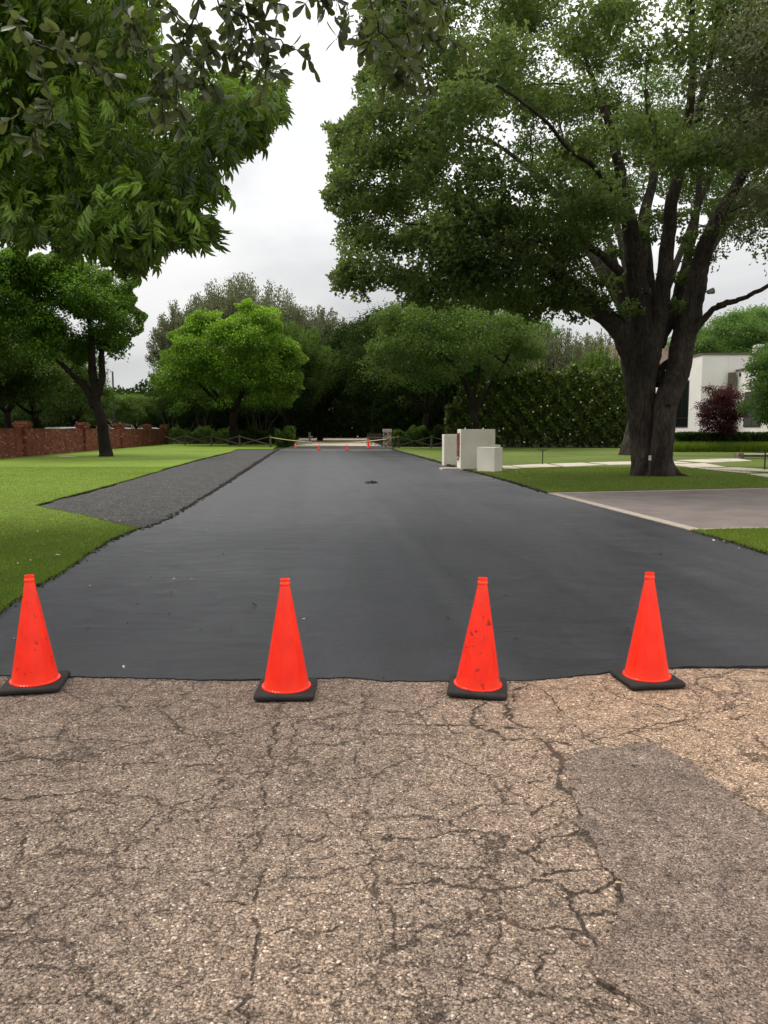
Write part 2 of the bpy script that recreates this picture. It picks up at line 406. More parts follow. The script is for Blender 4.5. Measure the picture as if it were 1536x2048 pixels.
S.view_settings.view_transform = 'Standard'; S.view_settings.look = 'None'; S.view_settings.exposure = 0
S.cycles.max_bounces = 6; S.cycles.diffuse_bounces = 2; S.cycles.glossy_bounces = 2; S.cycles.transmission_bounces = 4
S.cycles.transparent_max_bounces = 4

# ------------------------------------------------------------------ ground sheets
def jag(poly, step=.12, amp=.03, seed=1, skip=()):
    """densify an outline and roughen it"""
    rr = np.random.default_rng(seed); out = []
    n = len(poly); w = 0.0
    for i in range(n):
        a = np.array(poly[i], float); b = np.array(poly[(i + 1) % n], float); d = b - a; L = np.hypot(*d)
        if L < 1e-6: continue
        nn = np.array((-d[1], d[0])) / L
        if i in skip: out.append(tuple(a)); continue
        st = step * max(1.0, math.hypot(*(a + b) / 2) / 9)
        k = max(1, int(L / st))
        for j in range(k):
            p = a + d * j / k
            w = .72 * w + rr.normal() * amp * .6
            out.append(tuple(p + nn * w * min(1.6, math.sqrt(max(1, math.hypot(*p) / 9)))))
    return out
def sheet(name, poly, z, m, skirt=0.06, skirt_m=None, kind='structure'):
    vs = [Vector((x, y, z)) for x, y in poly]
    tri = tessellate_polygon([vs])
    n = len(vs); V = [tuple(v) for v in vs] + [(v.x, v.y, z - skirt) for v in vs]
    a = sum(vs[i].x * vs[(i + 1) % n].y - vs[(i + 1) % n].x * vs[i].y for i in range(n))
    fs = []
    for t in tri:
        i, j, k = t
        cr_ = (vs[j].x - vs[i].x) * (vs[k].y - vs[i].y) - (vs[j].y - vs[i].y) * (vs[k].x - vs[i].x)
        if abs(cr_) < 1e-9: continue
        fs.append((i, j, k) if cr_ > 0 else (i, k, j))
    nt = len(fs)
    for i in range(n):
        j = (i + 1) % n
        fs.append((i, j, j + n, i + n) if a < 0 else (j, i, i + n, j + n))
    me = bpy.data.meshes.new(name); me.from_pydata(V, [], fs); me.update()
    o = link(name, me, [m, skirt_m or m])
    me.polygons.foreach_set('material_index', [0] * nt + [1] * (len(fs) - nt))
    return tag(o, kind=kind)

road_left = [(555, 900), (461, 962), (410, 994), (336, 1040.6), (289, 1058), (273, 1061), (215, 1087.5), (168, 1119), (109, 1156), (51, 1190), (0, 1226), (-130, 1345)]
road_right = [(1760, 1180), (1536, 1111), (1460, 1086), (1385, 1064), (1240, 1026), (1095, 988), (1010, 962), (960, 948), (915, 937), (880, 926), (830, 912), (783, 899)]
seam = [(-130, 1345), (0, 1353), (150, 1356), (400, 1361), (560, 1361), (700, 1356), (768, 1363), (860, 1364), (1050, 1364), (1100, 1359), (1250, 1342), (1400, 1336), (1536, 1333), (1800, 1325)]
RL = [G(*p) for p in road_left]; RR = [G(*p) for p in road_right]; SM = [G(*p) for p in seam]

ground = MB(); ground.add([(-900, -300, -.05), (900, -300, -.05), (900, 2500, -.05), (-900, 2500, -.05)], [(0, 1, 2, 3)])
tag(ground.build('ground', M['ground']), kind='structure')
# old cracked road: coarse sheet under a finely modelled one
old = MB(); old.add([(-14, -12, -.012), (14, -12, -.012), (14, 8, -.012), (-14, 8, -.012)], [(0, 1, 2, 3)])
tag(old.build('old_road', M['cracked']), kind='structure')

L_ = lambda pts: [G(x / 2, 1380 + y / 2) for x, y in pts]
Q_ = lambda pts: [G(768 + x / 2, 1400 + y / 2) for x, y in pts]
cracks = [  # polyline, half width in m, strength
 (L_([(0,285),(90,275),(200,280),(300,285),(400,288),(500,295),(600,290),(700,300),(800,310),(900,312),(1020,330),(1065,325)]), .010, .95),
 (L_([(-60,450),(0,445),(110,443),(200,432),(300,420),(360,400),(410,350),(420,320)]), .011, .95),
 (L_([(1130,-20),(1130,45),(1110,110),(1100,200),(1080,280),(1065,340),(1070,480),(1060,560),(1055,640),(1060,700),(1040,800),(1020,880),(1025,980),(1010,1100),(1005,1200),(960,1290),(950,1380)]), .011, .9),
 (L_([(940,320),(860,390),(800,430),(700,450),(630,480),(560,550),(540,600),(480,650)]), .009, .85),
 (L_([(600,165),(640,153),(720,155)]), .012, 1.), (L_([(40,350),(150,350),(300,355),(380,350)]), .009, .85),
 (L_([(500,290),(505,350),(515,390),(440,430)]), .009, .8), (L_([(110,600),(80,670),(70,760),(50,820),(20,880)]), .012, .75),
 (L_([(500,895),(700,885),(800,878),(940,865),(1020,850)]), .010, .75), (L_([(1100,980),(1200,970),(1300,960),(1400,930),(1470,910),(1530,925),(1700,930)]), .012, .8),
 (L_([(400,720),(600,722),(840,730),(960,735),(1010,730)]), .008, .7), (L_([(1060,590),(1180,588),(1260,600),(1320,560),(1300,500)]), .009, .75),
 (L_([(1430,-30),(1450,60),(1440,200),(1420,290),(1440,380)]), .008, .75), (L_([(-50,1040),(20,1030),(100,1020),(240,1010),(330,1020)]), .010, .6),
 (L_([(230,100),(290,98)]), .014, 1.), (L_([(930,240),(940,300),(1000,330)]), .008, .7), (L_([(1090,300),(1200,290),(1300,300),(1400,270)]), .008, .7),
 (L_([(0,160),(80,185),(200,185),(300,190),(420,200),(560,215)]), .007, .7), (L_([(0,575),(120,560),(250,500),(300,430)]), .007, .6),
 (L_([(860,170),(870,200),(740,210),(640,260),(560,290)]), .006, .6), (L_([(1140,1120),(1220,1130),(1330,1135)]), .009, .7),
 (L_([(1380,900),(1440,960),(1410,1060),(1420,1180)]), .008, .5), (L_([(210,740),(400,760),(390,860),(420,1000)]), .007, .4),
 (Q_([(470,-10),(480,20),(490,60),(540,100),(600,150),(660,185),(690,215)]), .017, 1.), (Q_([(0,100),(80,100),(130,97),(250,97),(360,100),(440,110),(540,115)]), .009, .9),
 (Q_([(380,20),(350,90),(400,120),(470,150),(560,160),(640,175),(700,165),(740,175)]), .009, .9), (Q_([(640,-40),(680,0),(700,50),(780,115),(820,160),(850,185)]), .008, .8),
 (Q_([(820,170),(900,150),(990,120),(1060,100),(1150,92),(1240,75),(1270,50),(1390,38),(1450,10)]), .010, .95), (Q_([(1180,-80),(1270,-10),(1280,10),(1330,25),(1390,38)]), .008, .85),
 (Q_([(0,545),(80,545),(180,540),(250,530),(330,525),(440,530),(500,540)]), .010, .9), (Q_([(-60,742),(0,742),(140,742),(200,730),(280,735),(430,742),(500,728),(620,735),(700,742),(740,775)]), .013, 1.),
 (Q_([(400,742),(405,775),(430,820),(500,880),(600,910),(700,915),(780,930)]), .011, .9), (Q_([(640,720),(700,690),(800,680),(900,670)]), .012, .95),
 (Q_([(720,745),(740,780),(750,830),(775,880),(790,930),(830,970),(860,1020),(890,1080)]), .013, 1.), (Q_([(740,775),(850,770),(920,735)]), .012, .95),
 (Q_([(775,870),(860,855),(970,860)]), .012, .95), (Q_([(565,585),(610,600),(650,640)]), .012, .9), (Q_([(610,600),(660,550),(700,530),(760,525),(800,530)]), .010, .8),
 (Q_([(690,215),(700,240),(690,290),(700,355),(760,372),(772,420),(785,490),(830,545),(870,600),(890,660),(950,720),(975,800),(985,880),(985,960),(930,1010),(895,1060),(890,1110),(930,1160),(1000,1190),(1060,1230),(1110,1320)]), .036, 1.),
 (Q_([(980,1200),(1000,1320)]), .014, 1.), (Q_([(500,340),(600,325),(690,315)]), .007, .7), (Q_([(590,470),(620,430),(680,400)]), .008, .75),
 (Q_([(355,730),(380,670),(440,620)]), .008, .75), (Q_([(970,50),(1050,95)]), .006, .6), (Q_([(1400,80),(1480,60),(1536,55),(1640,70)]), .009, .9), (Q_([(1440,130),(1500,155),(1540,190)]), .008, .8),
 (Q_([(630,1120),(620,1080),(640,1010),(680,990)]), .010, .8), (Q_([(400,1060),(430,1010),(460,940),(470,880)]), .010, .6), (Q_([(250,935),(340,945)]), .009, .6),
 (Q_([(240,70),(300,130),(380,150),(440,210),(520,225)]), .007, .6), (Q_([(350,90),(370,40),(420,-20)]), .008, .7),
 (Q_([(560,-60),(520,-35),(500,0)]), .012, .9), (Q_([(550,200),(630,240),(670,250)]), .007, .7),
 (Q_([(960,165),(1000,165),(1080,180),(1130,215),(1200,255),(1220,285),(1330,348),(1400,392),(1470,442),(1540,485)]), .010, .8),
]
x0, x1, y0, y1, st = -3.3, 3.6, 1.45, 5.4, .0068
xs = np.arange(x0, x1, st); ys = np.arange(y0, y1, st)
GX, GY = np.meshgrid(xs, ys)
def smooth_noise(shape, k, seed):
    r_ = np.random.default_rng(seed); a = r_.normal(size=(shape[0] // k + 3, shape[1] // k + 3))
    yi = np.arange(shape[0]) / k; xi = np.arange(shape[1]) / k
    y_ = yi.astype(int); x_ = xi.astype(int); fy = (yi - y_)[:, None]; fx = (xi - x_)[None]
    fy = fy * fy * (3 - 2 * fy); fx = fx * fx * (3 - 2 * fx)
    return (a[y_][:, x_] * (1 - fy) * (1 - fx) + a[y_ + 1][:, x_] * fy * (1 - fx) + a[y_][:, x_ + 1] * (1 - fy) * fx + a[y_ + 1][:, x_ + 1] * fy * fx)
WX = GX + smooth_noise(GX.shape, 24, 11) * .014 + smooth_noise(GX.shape, 9, 1) * .011 + smooth_noise(GX.shape, 3, 2) * .0065
WY = GY + smooth_noise(GX.shape, 24, 13) * .014 + smooth_noise(GX.shape, 9, 3) * .011 + smooth_noise(GX.shape, 3, 4) * .0065
CR = np.zeros(GX.shape); wid = .36 * np.exp(.45 * smooth_noise(GX.shape, 16, 5) + .3 * smooth_noise(GX.shape, 5, 15)); amp_ = np.clip(.85 + .45 * smooth_noise(GX.shape, 12, 17), .15, 1.15)
for ci, (pl, w, s) in enumerate(cracks):
    if ci < 23: w *= .68; s *= .85
    for (ax, ay), (bx, by) in zip(pl[:-1], pl[1:]):
        m_ = .12
        i0, i1 = np.searchsorted(ys, [min(ay, by) - m_, max(ay, by) + m_]); j0, j1 = np.searchsorted(xs, [min(ax, bx) - m_, max(ax, bx) + m_])
        if i1 <= i0 or j1 <= j0: continue
        px, py = WX[i0:i1, j0:j1] - ax, WY[i0:i1, j0:j1] - ay; dx, dy = bx - ax, by - ay; L2 = dx * dx + dy * dy + 1e-9
        t_ = np.clip((px * dx + py * dy) / L2, 0, 1); d_ = np.hypot(px - t_ * dx, py - t_ * dy)
        ww = np.clip(w * wid[i0:i1, j0:j1], .003, .05)
        val = s * amp_[i0:i1, j0:j1] * np.clip(np.exp(-(d_ / ww) ** 2) + .26 * np.exp(-(d_ / (ww * 3 + .012)) ** 2), 0, 1)
        CR[i0:i1, j0:j1] = np.maximum(CR[i0:i1, j0:j1], val)
GZ = smooth_noise(GX.shape, 90, 6) * .0025 + smooth_noise(GX.shape, 4, 8) * .0008 + rng.normal(size=GX.shape) * .0006 - CR * .007
edge = np.minimum.reduce([GX - x0, x1 - GX, GY - y0, y1 - GY]); GZ = np.where(edge < .05, GZ - (.05 - edge) * .2, GZ)
ny, nx = GX.shape; idx = np.arange(ny * nx).reshape(ny, nx)
Qd = np.stack([idx[:-1, :-1], idx[:-1, 1:], idx[1:, 1:], idx[1:, :-1]], -1).reshape(-1, 4)
me = quads_mesh('road', np.stack([GX, GY, GZ], -1).reshape(-1, 3), Qd, {'crack': CR.ravel()})
tag(link('road', me, M['cracked'], smooth=True), kind='structure')
# grey repair patch
pp = Q_([(735,222),(850,192),(960,175),(1070,172),(1100,187),(1140,217),(1200,252),(1250,302),(1330,347),(1400,392),(1470,442),(1536,482),(1900,700),(2100,1500),(1300,1600),(1115,1300),(1065,1232),(1005,1192),(935,1158),(900,1110),(905,1060),(945,1012),(995,960),(992,880),(985,800),(960,720),(900,660),(880,600),(840,545),(795,490),(782,420),(768,366),(708,350),(702,290),(715,245)])
pj = jag(pp, .07, .022, 25); sheet('road_patch', jag(pj, .014, .010, 5), .0065, M['patch'], .02)

# freshly sealed road
sp = jag(SM, .05, .012, 3, skip=(len(SM) - 1,)) 
seal_poly = jag([SM[-1]] + RR + RL, .10, .02, 4, skip=(0, len(RR), len(RR) + len(RL)))
# order: seam left->right, then right edge going away, then left edge coming back
sheet('sealed_road', jag(SM, .045, .010, 3, skip=(len(SM) - 1,))[:-1] + jag(RR, .12, .015, 6, skip=(len(RR) - 1,)) + jag(RL, .12, .015, 7, skip=(len(RL) - 1,))[:-1], .010, M['seal'], .03)
# gravel verge
gp = [(273, 1061), (219, 1048), (160, 1033), (74, 1014), (117, 1000), (156, 991), (234, 969.5), (312, 946), (390, 923), (461, 906), (470, 899), (558, 899), (465, 962), (415, 994), (340, 1041), (292, 1059)]
def mat_gravel():
    t = NT('grey_gravel'); co = t.co()
    d = t.vor(38, co); g = t.n('ShaderNodeSeparateColor', {0: t.vor(38, co, out='Color')}).outputs[0]
    col = t.ramp(g, [(0, (.035, .034, .033)), (.6, (.085, .082, .08)), (.93, (.17, .165, .155)), (1, (.38, .36, .33))])
    col = t.mix(col, t.ramp(d, [(.3, 1), (.7, .35)]), 1, 'MULTIPLY')
    col = t.mix(col, t.ramp(t.noise(2.2, co), [(.3, .75), (.7, 1.2)]), 1, 'MULTIPLY')
    return t.done(col, .85, t.bump(t.math('SUBTRACT', 1.0, d), 1.0, .02), .3)
M['gravel'] = mat_gravel()
sheet('gravel_strip', jag([G(*p) for p in gp], .1, .02, 8), .004, M['gravel'], .03)
gravel_px = gp
# lawns
LZ = .035
ll = [G(*p) for p in [(-400, 1345), (-130, 1345), (0, 1226), (51, 1188), (109, 1155), (168, 1118), (215, 1086), (273, 1059), (219, 1047), (160, 1032), (70, 1014), (117, 999), (156, 990), (234, 968.5), (312, 945), (390, 922), (461, 905), (475, 899), (545, 899), (556, 893)]]
ll = [(-24, 5)] + [ll[0]] + ll[1:] + [(-8, 90), (-24, 90)]
LL = jag(ll, .06, .02, 9, skip=(0, len(ll) - 2, len(ll) - 1, len(ll) - 3))
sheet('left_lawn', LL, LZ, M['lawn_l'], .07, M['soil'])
dA, dB, dC, dD = G(1095, 988), G(1385, 1064), G(1536, 1060), G(1536, 978)
def extend(a, b, x): 
    t_ = (x - a[0]) / (b[0] - a[0]); return (x, a[1] + t_ * (b[1] - a[1]))
dCx = extend(dB, dC, 34); dDx = extend(dA, dD, 34)
lr = [G(*p) for p in [(1095, 987), (1010, 961), (960, 947), (915, 936), (880, 925), (830, 911), (785, 899)]]
lr = [dDx] + lr[:] ; lr = lr + [(1.2, 72), (18, 72), (44, 57), (44, 30)]
LR = jag(lr, .08, .025, 10, skip=(0, 7, 8, 9, 10, 11))
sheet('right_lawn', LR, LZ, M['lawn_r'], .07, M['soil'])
lf = [dCx, dB] + [G(*p) for p in [(1460, 1085), (1536, 1109), (1760, 1176), (2300, 1330)]] + [(34, 4)]
LF = jag(lf[1:-1] , .05, .02, 11, skip=(0, len(lf) - 3))
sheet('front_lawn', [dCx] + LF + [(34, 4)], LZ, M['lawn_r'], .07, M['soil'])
# driveway with pale concrete border
sheet('driveway', [dA, dB, dCx, dDx], .016, M['drive'], .05)
def strip(name, a, b, w, z, m):
    a = np.array(a); b = np.array(b); d = (b - a) / np.hypot(*(b - a)); n_ = np.array((-d[1], d[0])) * w
    sheet(name, [tuple(a), tuple(b), tuple(b + n_), tuple(a + n_)], z, m, .05)
strip('driveway_kerb', dA, dB, .22, .028, M['drive_edge'])
strip('driveway_kerb', dB, dCx, .16, .031, M['drive_edge'])
strip('driveway_kerb', dDx, dA, .16, .034, M['drive_edge'])
# bed of mulch in front of the house, and the far road
sheet('planting_bed', [G(1335, 899), (44, 54), (44, 64), (15, 75), (6, 75), (14, 71.5)], LZ + .012, M['mulch'], .05)
fr = [G(575, 899), G(783, 899), G(752, 887), G(735, 877), (-3, 190), (-30, 190), G(600, 876), G(590, 884)]
sheet('far_road', fr, .004, M['far_road'], .04)
sheet('road_shade_band', [G(562, 899.5), G(786, 899.5), G(768, 892), G(583, 893)], .012, M['grey_road'], .02)  # shadow lying across the road end, put in as a dark sheet
strip('road_joint', G(560, 900.5), G(785, 900.5), .35, .016, M['far_road'])
sheet('street', [(-120, 88), (-24, 96), (-24, 104), (-120, 98)], 0, M['grey_road'], .03)

# stepping slabs
slabs = [[(1004,932.5),(1019,932),(1042,937.5),(1007,939)], [(1023,931.5),(1091,928),(1122,934),(1044,936.3)], [(1101,928),(1164,926),(1209,930.5),(1131,934)], [(1178,925.3),(1265,923.5),(1285,929),(1219,930.3)],
 [(1330,924),(1355,923.5),(1384,926.3),(1335,928)], [(1352,921),(1408,919),(1462,923.8),(1412,925.6)], [(1338,929),(1408,927),(1452,934.5),(1387,936.3)], [(1396,937.3),(1474,935.5),(1560,941),(1585,947),(1489,947)], [(1493,948.3),(1590,948.5),(1640,960),(1560,959)], [(1414,918.6),(1475,917.6),(1504,922),(1466,923.5)]]
first = None
for i, q in enumerate(slabs):
    b = MB(); P = [G(*p, LZ) for p in q]; b.add([(x, y, LZ + .02) for x, y in P] + [(x, y, LZ - .03) for x, y in P], [(0, 3, 2, 1), (0, 1, 5, 4), (1, 2, 6, 5), (2, 3, 7, 6), (3, 0, 4, 7)])
    o = b.build('stepping_slab', M['lime_paving'])
    lab = ['pale stepping slab at the left end of the path, beside the low limestone block', 'pale stepping slab on the lawn at the foot of the left path light', 'pale stepping slab, third along the path from the limestone blocks', 'pale stepping slab partly behind the left edge of the big trunk',
           'short piece of pale slab just showing right of the big trunk', 'pale stepping slab in the back row, right of the big trunk', 'large pale stepping slab in the front row directly right of the big trunk', 'wide pale stepping slab by the foot of the right path light', 'nearest pale stepping slab at the right end of the path', 'pale stepping slab just in front of the low stone bench'][i]
    tag(o, lab, 'paving slab', 'stepping slabs across the right lawn')

# ------------------------------------------------------------------ grass blades, litter
def blades(name, P, h, w, label, z, m=None, lean=.5):
    N = len(P); a = rng.uniform(0, 2 * np.pi, N); hh = h * rng.uniform(.5, 1.3, N); ln = rng.normal(0, lean, (N, 2)) * hh[:, None]
    ww = w * rng.uniform(.6, 1.3, N)
    b0 = np.stack([P[:, 0] - np.cos(a) * ww, P[:, 1] - np.sin(a) * ww, np.full(N, z)], -1)
    b1 = np.stack([P[:, 0] + np.cos(a) * ww, P[:, 1] + np.sin(a) * ww, np.full(N, z)], -1)
    t_ = np.stack([P[:, 0] + ln[:, 0], P[:, 1] + ln[:, 1], z + hh], -1)
    V = np.stack([b0, b1, t_], 1).reshape(-1, 3); Fq = np.arange(3 * N).reshape(-1, 3)
    sh = np.repeat(rng.beta(2, 2.2, N), 3)
    o = link(name, quads_mesh(name, V, Fq, {'shade': sh}), m or M['blade'])
    return tag(o, label, 'grass', kind='stuff')
def scatter(poly, n, bb):
    P = np.stack([rng.uniform(bb[0], bb[1], n), rng.uniform(bb[2], bb[3], n)], -1)
    return P[inpoly(P[:, 0], P[:, 1], poly)]
def edge_pts(poly, i0, i1, per_m, sp):
    out = []
    for i in range(i0, i1):
        a = np.array(poly[i]); b = np.array(poly[i + 1]); L = np.hypot(*(b - a)); k = int(L * per_m)
        t_ = rng.uniform(0, 1, k)[:, None]; out.append(a + (b - a) * t_ + rng.normal(0, sp, (k, 2)))
    return np.concatenate(out)
P1 = scatter(LL, 420000, (-11, -2.5, 4.5, 15)); P1 = P1[rng.uniform(size=len(P1)) < np.clip(1.3 - (P1[:, 1] - 5) / 9, .2, 1)]
P2 = scatter(LL, 160000, (-16, -4, 15, 34))
P3 = edge_pts(LL, 2, len(LL) - 8, 130, .022)
blades('grass', np.concatenate([P1, P2]), .022, .0035, 'short mown bright grass of the left lawn', LZ)
blades('edge_grass', P3, .03, .006, 'ragged grass fringe along the edge of the left lawn', LZ - .01, M['blade'])
P4 = scatter(LR, 200000, (3, 22, 19, 34)); P5 = scatter([dCx] + LF + [(34, 4)], 90000, (4.5, 9, 8, 13.5))
blades('grass', P4, .028, .006, 'mown darker grass around the big oak on the right lawn', LZ)
blades('grass', P5, .028, .004, 'mown grass corner between driveway and sealed road', LZ)
i_end = int(len(LR) * .9)
P6 = np.concatenate([edge_pts(LR, 1, max(2, min(i_end, len(LR) - 6)), 70, .03), edge_pts(LF, 0, len(LF) - 1, 150, .025)])
blades('edge_grass', P6[P6[:, 1] < 70], .035, .007, 'ragged grass fringe along the right road edge', LZ - .012)
# soil crumbs along the edges, as one strip each side
def crumbs(name, P, label, s0=.012):
    N = len(P); s = s0 * rng.uniform(.4, 1.8, N) * np.clip(P[:, 1] / 12, .7, 3); 
    base = np.array([(-1, -1, 0), (1, -1, 0), (1, 1, 0), (-1, 1, 0), (-.5, -.5, 1), (.5, -.6, .9), (.6, .5, 1), (-.5, .6, .8)])
    V = P3d = np.concatenate([P, np.full((N, 1), .006)], 1)[:, None] + (base[None] + rng.normal(0, .25, (N, 8, 3))) * s[:, None, None]
    fq = np.array([(4, 5, 6, 7), (0, 1, 5, 4), (1, 2, 6, 5), (2, 3, 7, 6), (3, 0, 4, 7)])
    Q = (np.arange(N)[:, None, None] * 8 + fq[None]).reshape(-1, 4)
    o = link(name, quads_mesh(name, V.reshape(-1, 3), Q), M['soil']); return tag(o, label, 'soil', kind='stuff')
e1 = edge_pts(RL, 0, len(RL) - 1, 28, .035); e2 = edge_pts(RR, 0, len(RR) - 1, 22, .04)
e2 = e2[~((e2[:, 1] > dB[1]) & (e2[:, 1] < dA[1]))]
crumbs('soil_crumbs', e1, 'dark soil crumbs along the left edge of the sealed road')
crumbs('soil_crumbs', e2, 'dark soil crumbs along the right edge of the sealed road')
e3 = edge_pts(SM, 0, len(SM) - 1, 30, .02)
crumbs('seal_crumbs', e3, 'black crumbs of sealer along the seam with the old road', .005)

# ------------------------------------------------------------------ leaves and trees
def T_simple():
    V = np.array([(0, 0, 0), (.28, .45, .06), (0, 1, -.04), (-.28, .45, .06)]); return V, np.array([(0, 1, 2, 3)])
def T_lance(w=.13):
    V = np.array([(0, 0, 0), (w, .28, .05), (w * .8, .65, .02), (0, 1, -.14), (-w * .8, .65, .02), (-w, .28, .05)])
    return V, np.array([(0, 1, 2, 3), (0, 3, 4, 5)])
def T_obov():
    mid = [(0, y, z) for y, z in ((0, 0), (.3, .0), (.6, .01), (.86, 0), (1, -.03))]
    sd = [(.02, 0, 0), (.13, .3, .03), (.21, .6, .05), (.19, .84, .04), (.05, .98, -.02)]
    V = mid + sd + [(-x, y, z) for x, y, z in sd]
    Q = []
    for i in range(4): Q += [(i, 5 + i, 6 + i, 1 + i), (i, 1 + i, 11 + i, 10 + i)]
    return np.array(V), np.array(Q)
def T_spray(k=5, seed=3):      # a tuft of small leaves on one twig end
    r_ = np.random.default_rng(seed); VV, QQ = [], []; v, q = T_simple()
    for i in range(k):
        a = 2 * math.pi * i / k + r_.normal() * .3; tl = r_.uniform(.1, .8)
        d = np.array((math.cos(a) * math.cos(tl), math.sin(a) * math.cos(tl), math.sin(tl))); s = r_.uniform(.7, 1.1)
        n_ = np.array((0, 0, 1.)) + r_.normal(size=3) * .3; x = np.cross(d, n_); x /= np.linalg.norm(x); n_ = np.cross(x, d)
        VV.append((v[:, :1] * x + v[:, 1:2] * d + v[:, 2:] * n_) * s); QQ.append(q + 4 * i)
    return np.concatenate(VV), np.concatenate(QQ)
def T_compound(pairs=4, seed=5):       # drooping pinnate leaf, total length about 1
    r_ = np.random.default_rng(seed); VV, QQ = [], []; v, q = T_lance(.14); b = 0
    v = v.copy(); v[:, 2] -= .22 * v[:, 1] ** 2
    def put(p, d, s):
        nonlocal b
        d = np.array(d, float) + r_.normal(size=3) * .16; d /= np.linalg.norm(d); n_ = np.array((0, 0, 1.)) + r_.normal(size=3) * .35; x = np.cross(d, n_); x /= np.linalg.norm(x); n2 = np.cross(x, d)
        VV.append(np.array(p) + (v[:, :1] * x + v[:, 1:2] * d + v[:, 2:] * n2) * s); QQ.append(q + b); b += len(v)
    for i in range(pairs):
        t_ = .22 + .58 * i / (pairs - 1); z = -.45 * t_ * t_
        s = r_.uniform(.36, .46) + .10 * math.sin(math.pi * (i + 1) / (pairs + 1))
        for sg in (-1, 1): put((0, t_, z), (sg * .75, .75, -.65 - .5 * t_), s * r_.uniform(.85, 1.1))
    put((0, .85, -.34), (0, .8, -1.0), .5)
    VV.append(np.array([(-.008, 0, 0), (.008, 0, 0), (.005, .85, -.33), (-.005, .85, -.33)])); QQ.append(np.array([(0, 1, 2, 3)]) + b)
    return np.concatenate(VV), np.concatenate(QQ)
def trim(P, Dd, Sh, poly, size, seed=0, amp=10):     # give a crown its own lobed outline
    u, v = proj(P + Dd / (np.linalg.norm(Dd, axis=1, keepdims=True) + 1e-9) * size * .5)
    u = u + amp * np.sin(v / 13 + seed) + amp * .6 * np.sin(v / 5.3 + seed * 2); v = v + amp * np.sin(u / 15 + seed) + amp * .6 * np.sin(u / 6.1)
    k = inpoly(u, v, poly); return P[k], Dd[k], Sh[k]
def leaf_mesh(name, tmpl, P, Dr, size, shade, nup=.8, base=(0, 0, 0)):
    V0, Q0 = tmpl; N = len(P)
    d = Dr / (np.linalg.norm(Dr, axis=1, keepdims=True) + 1e-9)
    n_ = rng.normal(size=(N, 3)) * .6; n_[:, 2] += nup
    x = np.cross(d, n_); x /= (np.linalg.norm(x, axis=1, keepdims=True) + 1e-9); n_ = np.cross(x, d)
    s = (size * rng.uniform(.7, 1.25, N))[:, None, None]
    V = P[:, None] - np.array(base) + s * (V0[None, :, :1] * x[:, None] + V0[None, :, 1:2] * d[:, None] + V0[None, :, 2:] * n_[:, None])
    Q = (np.arange(N, dtype=np.int64)[:, None, None] * len(V0) + Q0[None]).reshape(-1, 4)
    sh = np.clip(np.repeat(shade, len(V0)), 0, 1)
    return quads_mesh(name, V.reshape(-1, 3), Q, {'shade': sh})
def catmull(P, k=6):
    P = np.array(P, float); Q = np.vstack([2 * P[0] - P[1], P, 2 * P[-1] - P[-2]]); out = []
    for i in range(1, len(Q) - 2):
        for t_ in np.linspace(0, 1, k, endpoint=False):
            a, b, c, d = Q[i - 1:i + 3]
            out.append(.5 * (2 * b + (c - a) * t_ + (2 * a - 5 * b + 4 * c - d) * t_ ** 2 + (3 * b - a - 3 * c + d) * t_ ** 3))
    out.append(P[-1]); return np.array(out)
class Wood:
    def __init__(s): s.V = []; s.Q = []; s.n = 0
    def tube(s, P, rad, sides=7, rough=.0):
        P = np.array(P, float); rad = np.array(rad, float)
        P = np.vstack([P, P[-1] + (P[-1] - P[-2]) / (np.linalg.norm(P[-1] - P[-2]) + 1e-9) * rad[-1] * .6]); rad = np.r_[rad, rad[-1] * .05]; n = len(P)
        Tn = np.gradient(P, axis=0); Tn /= np.linalg.norm(Tn, axis=1, keepdims=True) + 1e-9
        ref = np.array((0, 1., 0)) if abs(Tn[0][1]) < .9 else np.array((1., 0, 0))
        X = np.cross(Tn, ref); X /= np.linalg.norm(X, axis=1, keepdims=True) + 1e-9; Y = np.cross(Tn, X)
        a = np.linspace(0, 2 * np.pi, sides, endpoint=False)
        rr = rad[:, None] * np.ones(sides)
        if rough:
            ph = rng.uniform(0, 6.28, 4)
            zz = np.cumsum(np.r_[0, np.linalg.norm(np.diff(P, axis=0), axis=1)])[:, None]
            rr = rr * (1 + rough * (.5 * np.sin(3 * a + ph[0] + zz * .5) + .35 * np.sin(5 * a + ph[1] - zz * .9) + .3 * np.sin(9 * a + ph[2] + zz * 1.7)) + rough * .25 * rng.normal(size=rr.shape))
        V = P[:, None] + rr[..., None] * (np.cos(a)[None, :, None] * X[:, None] + np.sin(a)[None, :, None] * Y[:, None])
        i = np.arange(n - 1)[:, None]; j = np.arange(sides)[None]; j2 = (j + 1) % sides
        Q = np.stack([i * sides + j, i * sides + j2, (i + 1) * sides + j2, (i + 1) * sides + j], -1).reshape(-1, 4) + s.n
        s.V.append(V.reshape(-1, 3)); s.Q.append(Q); s.n += n * sides
        return P, rad
    def mesh(s, name, base=(0, 0, 0)): return quads_mesh(name, np.concatenate(s.V) - np.array(base), np.concatenate(s.Q))
def limb_smooth(pts, k=6, wig=0.0, rmin=.01):
    A = np.array(pts, float); C = catmull(A, k)
    C[:, 3] = np.clip(C[:, 3], rmin, None)
    if wig:
        w = rng.normal(size=(len(C), 3)); w = (w + np.roll(w, 1, 0) + np.roll(w, -1, 0)) / 3
        C[1:, :3] += w[1:] * wig
    return C
